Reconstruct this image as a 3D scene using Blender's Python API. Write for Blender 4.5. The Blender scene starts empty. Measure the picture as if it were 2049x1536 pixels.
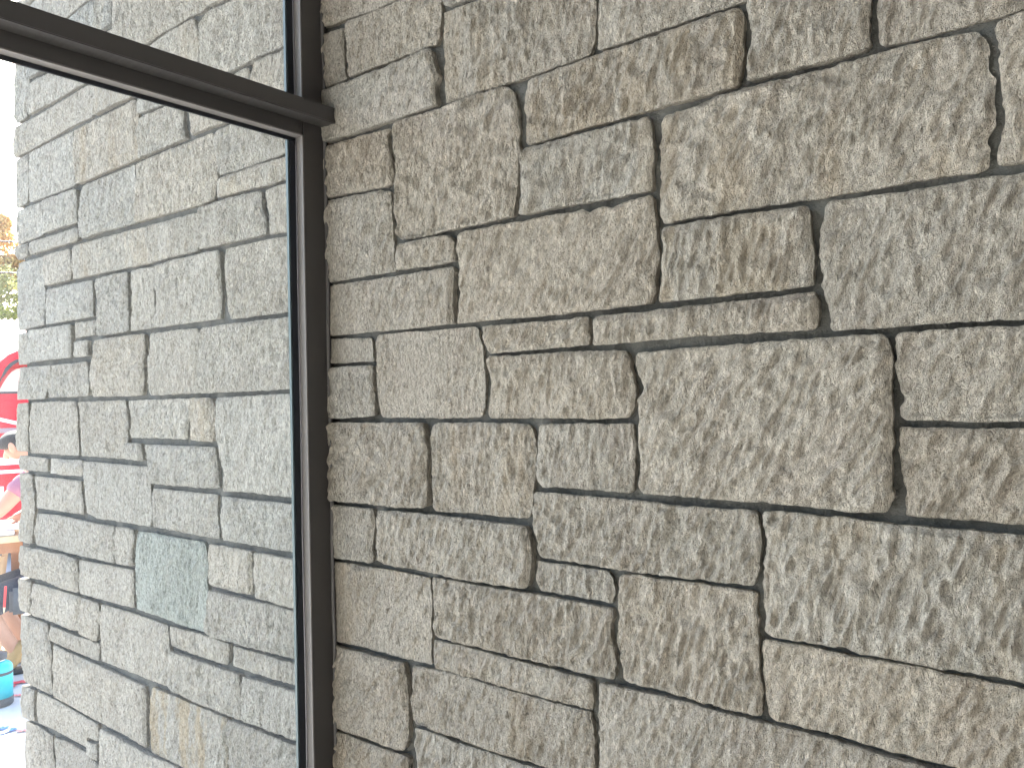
import bpy, bmesh, math, random
import numpy as np
from mathutils import Vector, Matrix
S = bpy.context.scene
C = S.collection
rad = math.radians

# ---------------------------------------------------------------- camera, sky, sun, exposure
EYE = Vector((0.0, -1.28, 1.60))
camd = bpy.data.cameras.new('camera')
cam = bpy.data.objects.new('camera', camd); C.objects.link(cam)
right = Vector((0.78006824, 0.62532716, -0.02143548))
up = Vector((0.02447496, 0.00373689, 0.99969346))
fwd = Vector((-0.62521557, 0.78035375, 0.01238983))
m3 = Matrix((right, up, -fwd)).transposed()
cam.matrix_world = Matrix.Translation(EYE) @ m3.to_4x4()
camd.sensor_width = 36; camd.lens = 1589.4 / 2049 * 36
camd.clip_start = 0.05; camd.clip_end = 2000
S.camera = cam

SUN_EL, SUN_AZ = rad(40), rad(160)      # azimuth measured from +x towards +y: the sun stands beyond the wall's far end
w = bpy.data.worlds.new('World'); S.world = w; w.use_nodes = True
nt = w.node_tree; nt.nodes.clear()
sky = nt.nodes.new('ShaderNodeTexSky'); sky.sky_type = 'NISHITA'; sky.sun_disc = False
sky.sun_elevation = SUN_EL; sky.sun_rotation = rad(90) - SUN_AZ
sky.air_density = 1.0; sky.dust_density = 3.0; sky.ozone_density = 1.0
bg = nt.nodes.new('ShaderNodeBackground'); bg.inputs[1].default_value = 0.14
wo = nt.nodes.new('ShaderNodeOutputWorld')
nt.links.new(sky.outputs[0], bg.inputs[0]); nt.links.new(bg.outputs[0], wo.inputs[0])
sd = bpy.data.lights.new('sun', 'SUN'); sd.energy = 4.5; sd.angle = rad(0.5); sd.color = (1, .95, .88)
sun = bpy.data.objects.new('sun', sd); C.objects.link(sun)
sdir = Vector((math.cos(SUN_EL) * math.cos(SUN_AZ), math.cos(SUN_EL) * math.sin(SUN_AZ), math.sin(SUN_EL)))
sun.rotation_euler = sdir.to_track_quat('Z', 'Y').to_euler()
S.view_settings.view_transform = 'Standard'; S.view_settings.look = 'None'
S.view_settings.exposure = 3.05; S.view_settings.gamma = 1
S.render.engine = 'CYCLES'
S.cycles.max_bounces = 10; S.cycles.diffuse_bounces = 6; S.cycles.transparent_max_bounces = 12

rng = np.random.default_rng(7); random.seed(7)

# ---------------------------------------------------------------- helpers
def tag(o, label=None, cat=None, group=None, kind=None):
    if label: o['label'] = label
    if cat: o['category'] = cat
    if group: o['group'] = group
    if kind: o['kind'] = kind
    return o

def link_mesh(name, me, mat, parent=None, smooth=False):
    o = bpy.data.objects.new(name, me); C.objects.link(o)
    if mat: me.materials.append(mat)
    if smooth:
        me.polygons.foreach_set('use_smooth', np.ones(len(me.polygons), bool))
    if parent: o.parent = parent
    return o

def bobj(name, bm, mat, parent=None, smooth=False):
    bmesh.ops.recalc_face_normals(bm, faces=bm.faces)
    me = bpy.data.meshes.new(name); bm.to_mesh(me); bm.free()
    return link_mesh(name, me, mat, parent, smooth)

def empty(name, loc=(0, 0, 0)):
    o = bpy.data.objects.new(name, None); o.location = loc; C.objects.link(o)
    bpy.context.view_layer.update()
    return o

def box(bm, lo, hi, M=None, bev=0.0):
    r = bmesh.ops.create_cube(bm, size=1)
    vs = r['verts']
    c = [(a + b) / 2 for a, b in zip(lo, hi)]; s = [b - a for a, b in zip(lo, hi)]
    for v in vs:
        v.co = Vector((c[0] + v.co.x * s[0], c[1] + v.co.y * s[1], c[2] + v.co.z * s[2]))
    if bev > 0:
        es = list({e for v in vs for e in v.link_edges})
        r2 = bmesh.ops.bevel(bm, geom=es, offset=bev, segments=2, affect='EDGES', clamp_overlap=True)
        vs = list({v for f in r2['faces'] for v in f.verts} | {v for v in vs if v.is_valid})
    if M is not None:
        for v in vs: v.co = M @ v.co
    return vs

def tube(bm, pts, r, seg=8):
    pts = [Vector(p) for p in pts]; rings = []
    for i, p in enumerate(pts):
        t = (pts[min(i + 1, len(pts) - 1)] - pts[max(i - 1, 0)]).normalized()
        a = t.cross(Vector((0.3, 0.2, 1))).normalized(); b = t.cross(a)
        rr = r[i] if isinstance(r, (list, tuple)) else r
        rings.append([bm.verts.new(p + (a * math.cos(k * 2 * math.pi / seg) + b * math.sin(k * 2 * math.pi / seg)) * rr) for k in range(seg)])
    for i in range(len(rings) - 1):
        for k in range(seg):
            bm.faces.new((rings[i][k], rings[i][(k + 1) % seg], rings[i + 1][(k + 1) % seg], rings[i + 1][k]))
    bm.faces.new(rings[0]); bm.faces.new(rings[-1])

def lathe(bm, prof, seg=40):
    rings = []
    for r, z in prof:
        rings.append([bm.verts.new((r * math.cos(k * 2 * math.pi / seg), r * math.sin(k * 2 * math.pi / seg), z)) for k in range(seg)])
    for i in range(len(rings) - 1):
        for k in range(seg):
            bm.faces.new((rings[i][k], rings[i][(k + 1) % seg], rings[i + 1][(k + 1) % seg], rings[i + 1][k]))
    bm.faces.new(rings[0]); bm.faces.new(rings[-1])

class N:                                            # small node-graph helper
    def __init__(s, name):
        s.m = bpy.data.materials.new(name); s.m.use_nodes = True; s.t = s.m.node_tree
        s.b = s.t.nodes['Principled BSDF']; s.out = s.t.nodes['Material Output']
    def n(s, typ, **kw):
        x = s.t.nodes.new(typ)
        for k, v in kw.items():
            if k.startswith('_'): setattr(x, k[1:], v)
            else: x.inputs[k.replace('__', ' ')].default_value = v
        return x
    def l(s, a, b): s.t.links.new(a, b)
    def coords(s, scale=(1, 1, 1), rot=(0, 0, 0), off=None):
        tc = s.n('ShaderNodeTexCoord'); mp = s.n('ShaderNodeMapping')
        mp.inputs['Scale'].default_value = scale; mp.inputs['Rotation'].default_value = rot
        s.l(tc.outputs['Object'], mp.inputs[0])
        if off is None: return mp.outputs[0]
        va = s.n('ShaderNodeVectorMath', _operation='ADD'); s.l(mp.outputs[0], va.inputs[0]); s.l(off, va.inputs[1]); return va.outputs[0]
    def noise(s, vec, scale, detail=4, rough=.55, dist=0):
        x = s.n('ShaderNodeTexNoise', Scale=scale, Detail=detail, Roughness=rough, Distortion=dist)
        s.l(vec, x.inputs['Vector']); return x.outputs['Fac']
    def ramp(s, fac, stops):
        x = s.n('ShaderNodeValToRGB'); e = x.color_ramp.elements
        while len(e) < len(stops): e.new(.5)
        for i, (p, c) in enumerate(stops):
            e[i].position = p; e[i].color = (*c, 1) if len(c) == 3 else c
        s.l(fac, x.inputs[0]); return x.outputs[0]
    def mix(s, fac, a, b, mode='MIX'):
        x = s.n('ShaderNodeMix', _data_type='RGBA', _blend_type=mode)
        for v, i in ((fac, 0), (a, 6), (b, 7)):
            if hasattr(v, 'is_linked'): s.l(v, x.inputs[i])
            else: x.inputs[i].default_value = v if i == 0 else (*v, 1)
        return x.outputs[2]
    def math(s, op, a, b=0.0):
        x = s.n('ShaderNodeMath', _operation=op)
        for v, i in ((a, 0), (b, 1)):
            if hasattr(v, 'is_linked'): s.l(v, x.inputs[i])
            else: x.inputs[i].default_value = v
        return x.outputs[0]
    def bump(s, h, dist, strength=1.0, prev=None):
        x = s.n('ShaderNodeBump', Distance=dist, Strength=strength); s.l(h, x.inputs['Height'])
        if prev: s.l(prev, x.inputs['Normal'])
        return x.outputs[0]

def simple(name, col, rough=.6, metal=0.0, var=.12, scale=12, bumpd=0.0, spec=.5):
    g = N(name); v = g.coords()
    nz = g.noise(v, scale, 5)
    g.l(g.mix(nz, [c * (1 - var) for c in col], [min(1, c * (1 + var)) for c in col]), g.b.inputs['Base Color'])
    g.b.inputs['Roughness'].default_value = rough; g.b.inputs['Metallic'].default_value = metal
    g.b.inputs['Specular IOR Level'].default_value = spec
    if bumpd: g.l(g.bump(g.noise(v, scale * 6, 3), bumpd), g.b.inputs['Normal'])
    return g.m

# ---------------------------------------------------------------- materials
def stone_mat():
    g = N('split_face_stone')
    sid = g.n('ShaderNodeAttribute', _attribute_name='block').outputs['Vector']      # every block is cut from its own piece of rock
    v = g.coords((1, 1, 1), (0, 0, 0), sid)
    vt = g.coords((1.0, 1.0, .5), (0, rad(24), 0), sid)
    at = g.n('ShaderNodeAttribute', _attribute_name='tint')
    st = g.n('ShaderNodeAttribute', _attribute_name='stain')
    big = g.noise(vt, 9, 8, .68, .5)
    base = g.ramp(big, [(.26, (.375, .355, .322)), (.42, (.435, .417, .383)), (.58, (.465, .448, .415)), (.74, (.505, .49, .46))])
    pk = g.noise(vt, 13, 4, .6)
    base = g.mix(g.ramp(pk, [(.52, (0, 0, 0)), (.70, (.3, .3, .3))]), base, (.40, .36, .33))
    gn = g.noise(g.coords((1, 1, .7), (0, rad(-20), 0), sid), 9, 4, .6)
    base = g.mix(g.ramp(gn, [(.55, (0, 0, 0)), (.7, (.25, .25, .25))]), base, (.40, .405, .375))
    fine = g.noise(vt, 165, 4, .75)
    base = g.mix(1.0, base, g.ramp(fine, [(.36, (.70, .69, .675)), (.5, (.96, .96, .96)), (.64, (1.26, 1.26, 1.26))]), 'MULTIPLY')
    wh = g.noise(vt, 38, 5, .75)
    base = g.mix(g.ramp(wh, [(.66, (0, 0, 0)), (.76, (.6, .6, .6))]), base, (.62, .61, .59))
    # ochre iron staining on some blocks, only where it is strong
    so = g.noise(g.coords((1.6, 1, .35), (0, 0, 0), sid), 9, 4, .6)
    sf = g.math('MULTIPLY', g.ramp(so, [(.50, (0, 0, 0)), (.62, (1, 1, 1))]), st.outputs['Fac'])
    base = g.mix(sf, base, (.43, .31, .15))
    base = g.mix(1.0, base, at.outputs['Color'], 'MULTIPLY')
    g.l(base, g.b.inputs['Base Color'])
    g.b.inputs['Roughness'].default_value = .92; g.b.inputs['Specular IOR Level'].default_value = .25
    vs = g.coords((1.0, 1.0, .36), (0, rad(24), 0), sid)
    h1 = g.noise(vs, 95, 3, .55, .5)
    h2 = g.noise(vs, 210, 4, .65, .4)
    h3 = g.noise(v, 420, 3, .7)
    hr = g.math('POWER', g.math('ABSOLUTE', g.math('MULTIPLY', g.math('SUBTRACT', g.noise(vs, 120, 2, .5, 1.0), .5), 3.0)), .8)
    b = g.bump(h1, .018); b = g.bump(hr, .006, 1, b); b = g.bump(h2, .014, 1, b); b = g.bump(h3, .003, 1, b)
    g.l(b, g.b.inputs['Normal'])
    return g.m

def mortar_mat():
    g = N('grey_mortar'); v = g.coords()
    g.l(g.ramp(g.noise(v, 14, 6, .7), [(.3, (.058, .057, .054)), (.7, (.118, .118, .11))]), g.b.inputs['Base Color'])
    g.b.inputs['Roughness'].default_value = .95
    b = g.bump(g.noise(v, 60, 4, .7), .006); b = g.bump(g.noise(v, 400, 2), .001, 1, b)
    g.l(b, g.b.inputs['Normal']); return g.m

def glass_mat():
    g = N('clear_window_glass')
    tr = g.n('ShaderNodeBsdfTransparent'); tr.inputs[0].default_value = (.935, .965, .955, 1)
    gl = g.n('ShaderNodeBsdfGlossy'); gl.inputs['Roughness'].default_value = 0.0
    fr = g.n('ShaderNodeFresnel', IOR=1.5)
    mx = g.n('ShaderNodeMixShader')
    ge = g.n('ShaderNodeNewGeometry')              # the pane's far face reflects nothing more
    g.l(g.math('MULTIPLY', fr.outputs[0], g.math('SUBTRACT', 1.0, ge.outputs['Backfacing'])), mx.inputs[0]); g.l(tr.outputs[0], mx.inputs[1]); g.l(gl.outputs[0], mx.inputs[2])
    # smeary bluish film added on the pane, putting veiling haze into its colour
    tl = g.n('ShaderNodeBsdfTranslucent'); tl.inputs[0].default_value = (.8, .84, .9, 1)
    dv = g.coords((1, 1, .35), (rad(25), 0, 0)); dn = g.ramp(g.noise(dv, 5, 6, .65, 1.5), [(.35, (.004, .004, .004)), (.7, (.012, .012, .012))])
    m2 = g.n('ShaderNodeMixShader'); g.l(dn, m2.inputs[0]); g.l(mx.outputs[0], m2.inputs[1]); g.l(tl.outputs[0], m2.inputs[2])
    g.l(m2.outputs[0], g.out.inputs[0]); return g.m

def bronze_mat():
    g = N('dark_bronze_aluminium'); v = g.coords((1, 1, 1))
    nz = g.noise(v, 3, 5)
    g.l(g.mix(nz, (.054, .050, .050), (.070, .065, .064)), g.b.inputs['Base Color'])
    g.b.inputs['Metallic'].default_value = .35
    g.l(g.ramp(g.noise(g.coords((1, 30, 30)), 4, 4), [(.3, (.36, .36, .36)), (.7, (.46, .46, .46))]), g.b.inputs['Roughness'])
    return g.m

M_stone = stone_mat(); M_mortar = mortar_mat(); M_glass = glass_mat(); M_bronze = bronze_mat()
M_gasket = simple('black_rubber', (.008, .010, .016), .35, 0, .1)
M_spacer = simple('grey_spacer', (.07, .10, .11), .5, .2, .05)
M_seal = simple('grey_sealant', (.085, .08, .082), .5, 0, .1, 30, .0006)
M_conc = simple('pale_concrete', (.46, .45, .45), .9, 0, .10, 3, .0015)
M_floor = simple('room_floor', (.50, .485, .465), .9, 0, .10, 2, .001)
M_soffit = simple('white_soffit', (.66, .65, .63), .8, 0, .04, 2)

# ---------------------------------------------------------------- ground and porch
bm = bmesh.new()
bmesh.ops.create_grid(bm, x_segments=2, y_segments=2, size=900)
tag(bobj('ground', bm, M_conc), kind='structure')

# ---------------------------------------------------------------- the stone wall
def lattice(seed, n=64): return np.random.default_rng(seed).random((n, n)).astype(np.float64)
def vnoise(x, y, seed):
    L = lattice(seed); n = L.shape[0]
    xi = np.floor(x).astype(int); yi = np.floor(y).astype(int); fx = x - xi; fy = y - yi
    fx = fx * fx * (3 - 2 * fx); fy = fy * fy * (3 - 2 * fy)
    a = L[xi % n, yi % n]; b = L[(xi + 1) % n, yi % n]; c = L[xi % n, (yi + 1) % n]; d = L[(xi + 1) % n, (yi + 1) % n]
    return (a * (1 - fx) + b * fx) * (1 - fy) + (c * (1 - fx) + d * fx) * fy - .5
def rock(x, z, seed, lean=.3):                                # split-face relief in metres, grain leaning and running upward
    ca, sa = math.cos(lean), math.sin(lean)
    p = x * ca - z * sa; q = (x * sa + z * ca) * .37
    h = vnoise(p / .17, q / .17, seed) * .011 + vnoise(p / .075 + 9, q / .075, seed + 1) * .0065 * (.35 + 1.9 * np.clip(vnoise(p / .21 + 3, q / .21, seed + 6) + .25, 0, 1))
    h += vnoise(p / .036, q / .036 + 5, seed + 2) * .0042
    r = 1 - np.abs(vnoise(p / .0125, q / .0125, seed + 3)) * 2
    h += (r - .7) * .0056 + vnoise(p / .0075, q / .0075, seed + 4) * .0066 + vnoise(p / .018, q / .018, seed + 8) * .0036
    return h
def resample(pts, n):
    P = np.array(pts, float); d = np.r_[0, np.cumsum(np.hypot(*np.diff(P, axis=0).T))]
    t = np.linspace(0, d[-1], n)
    return np.c_[np.interp(t, d, P[:, 0]), np.interp(t, d, P[:, 1])]
def smooth1(P, k):
    for _ in range(k):
        Q = P.copy(); Q[1:-1] = (P[:-2] + 2 * P[1:-1] + P[2:]) / 4; P = Q
    return P

class Stones:
    def __init__(s): s.V = []; s.F = []; s.T = []; s.St = []; s.Bk = []; s.Sm = []; s.n = 0
    def add(s, top, rt, bot, lf, step, tint, stain, depth, seed, out=0.0, jit=1.0):
        TL, TR, BR, BL = top[0], top[-1], bot[0], bot[-1]
        R = [TR] + rt + [BR]; B = bot[::-1]; L = ([BL] + lf + [TL])[::-1]
        W = max(abs(TR[0] - TL[0]), .03); H = max(abs(TL[1] - BL[1]), .03)
        nu = max(6, int(W / step)); nv = max(6, int(H / step))
        T_ = resample(top, nu + 1); B_ = resample(B, nu + 1); L_ = resample(L, nv + 1); R_ = resample(R, nv + 1)
        L_ = smooth1(L_, 1); R_ = smooth1(R_, 1)
        def wob(P, ax, amp, sd):
            q = np.linspace(0, 1, len(P)); ln = max(W, H) if ax == 1 else H
            y = P[:, 1 - ax]
            e = np.minimum(q, 1 - q) * 12; e = np.clip(e, 0, 1)
            P = P.copy()
            P[:, ax] += e * amp * (vnoise(y / .02 + 7, y * 0 + .3, sd) * 1.6 + vnoise(y / .008, y * 0 + .7, sd + 1) * 1.1)
            return P
        T_ = wob(T_, 1, .0017 * jit, seed + 11); B_ = wob(B_, 1, .0017 * jit, seed + 13)
        L_ = wob(L_, 0, .0038 * jit, seed + 15); R_ = wob(R_, 0, .0038 * jit, seed + 17)
        u = np.linspace(0, 1, nu + 1)[None, :, None]; v = np.linspace(0, 1, nv + 1)[:, None, None]
        G = (1 - v) * T_[None] + v * B_[None] + (1 - u) * L_[:, None] + u * R_[:, None] \
            - ((1 - u) * (1 - v) * T_[0] + u * (1 - v) * T_[-1] + (1 - u) * v * B_[0] + u * v * B_[-1])
        X = G[..., 0]; Z = G[..., 1]
        r_ = np.random.default_rng(seed)
        du = u[..., 0] * W * np.ones_like(X); dv = v[..., 0] * H * np.ones_like(X)
        for cu, cv in ((0, 0), (1, 0), (1, 1), (0, 1)):      # worn corners
            r = min(r_.uniform(.002, .009) * (jit if jit > 1 else 1), W * .3, H * .3)
            a = (W - du) if cu else du; b = (H - dv) if cv else dv
            m = (a < r) & (b < r)
            px = (r - a[m]) / r; py = (r - b[m]) / r
            mx = np.maximum(px, py); l = np.maximum(np.hypot(px, py), 1e-6); k = 1 - mx / l
            X[m] += (-1 if cu else 1) * px * k * r; Z[m] += (1 if cv else -1) * py * k * r
        e_side = np.minimum(du, W - du); e_tb = np.minimum(dv, H - dv)
        e = np.minimum(e_side, e_tb * 1.0)
        h = rock(X + seed * .37, Z + seed * .11, (seed * 7) % 50, r_.uniform(.18, .60)) * r_.uniform(.75, 1.2) * (1.0 if step < .004 else .75)
        edge_n = .5 + (vnoise(X / .03, Z / .03, seed + 5) + .5)
        fall = np.clip(1 - e_side / (.012 * edge_n), 0, 1) ** 2 * .0060 + np.clip(1 - e_tb / (.006 * edge_n), 0, 1) ** 2 * .0028
        pill = np.clip(e / .05, 0, 1); pill = pill * (2 - pill) * .0022
        soft = np.clip(e / .010, .45, 1)
        tx, tz = r_.uniform(-.010, .010, 2)                 # each face leans a touch
        cx, cz = X.mean(), Z.mean()
        Y = -(h * soft * 1.35 + pill - fall + out) - tx * (X - cx) - tz * (Z - cz)
        Y = np.minimum(Y, .007)
        nR, nC = X.shape
        base = s.n
        s.V.append(np.stack([X, Y, Z], -1).reshape(-1, 3)); s.n += nR * nC
        idx = base + np.arange(nR * nC).reshape(nR, nC)
        s.F.append(np.stack([idx[:-1, :-1], idx[1:, :-1], idx[1:, 1:], idx[:-1, 1:]], -1).reshape(-1, 4)); s.Sm.append(np.ones(len(s.F[-1]), bool))
        per = np.r_[idx[0, :], idx[1:, -1], idx[-1, -2::-1], idx[-2:0:-1, 0]] - base
        Pv = s.V[-1][per]
        prev = base + per
        for k, (dy, sh) in enumerate(((.006, .0012), (depth, .003))):
            Q = Pv.copy(); Q[:, 1] = np.maximum(Pv[:, 1] + dy, dy) if k else Pv[:, 1] + dy
            Q[:, 0] += (cx - Q[:, 0]) / W * sh * 2; Q[:, 2] += (cz - Q[:, 2]) / H * sh * 2
            cur = s.n + np.arange(len(per)); s.V.append(Q); s.n += len(per)
            s.F.append(np.stack([prev, np.roll(prev, -1), np.roll(cur, -1), cur], -1)[:, ::-1]); s.Sm.append(np.zeros(len(per), bool))
            prev = cur
        cnt = s.n - base
        s.T.append(np.tile(tint, (cnt, 1))); s.St.append(np.full(cnt, stain)); s.Bk.append(np.tile(r_.uniform(-40, 40, 3), (cnt, 1)))
    def build(s, name, mat, parent):
        V = np.concatenate(s.V); F = np.concatenate(s.F)
        V[:, 2] += 1.6
        me = bpy.data.meshes.new(name)
        me.vertices.add(len(V)); me.vertices.foreach_set('co', V.astype(np.float32).ravel())
        me.loops.add(F.size); me.loops.foreach_set('vertex_index', F.astype(np.int32).ravel())
        me.polygons.add(len(F)); me.polygons.foreach_set('loop_start', np.arange(0, F.size, 4, dtype=np.int32))
        me.polygons.foreach_set('loop_total', np.full(len(F), 4, np.int32))
        me.polygons.foreach_set('use_smooth', np.concatenate(s.Sm)); me.update(calc_edges=True); me.validate()
        a = me.attributes.new('tint', 'FLOAT_COLOR', 'POINT')
        a.data.foreach_set('color', np.c_[np.concatenate(s.T), np.ones(len(V))].astype(np.float32).ravel())
        b = me.attributes.new('stain', 'FLOAT', 'POINT')
        b.data.foreach_set('value', np.concatenate(s.St).astype(np.float32))
        c = me.attributes.new('block', 'FLOAT_VECTOR', 'POINT')
        c.data.foreach_set('vector', np.concatenate(s.Bk).astype(np.float32).ravel())
        return link_mesh(name, me, mat, parent, smooth=False)

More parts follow.
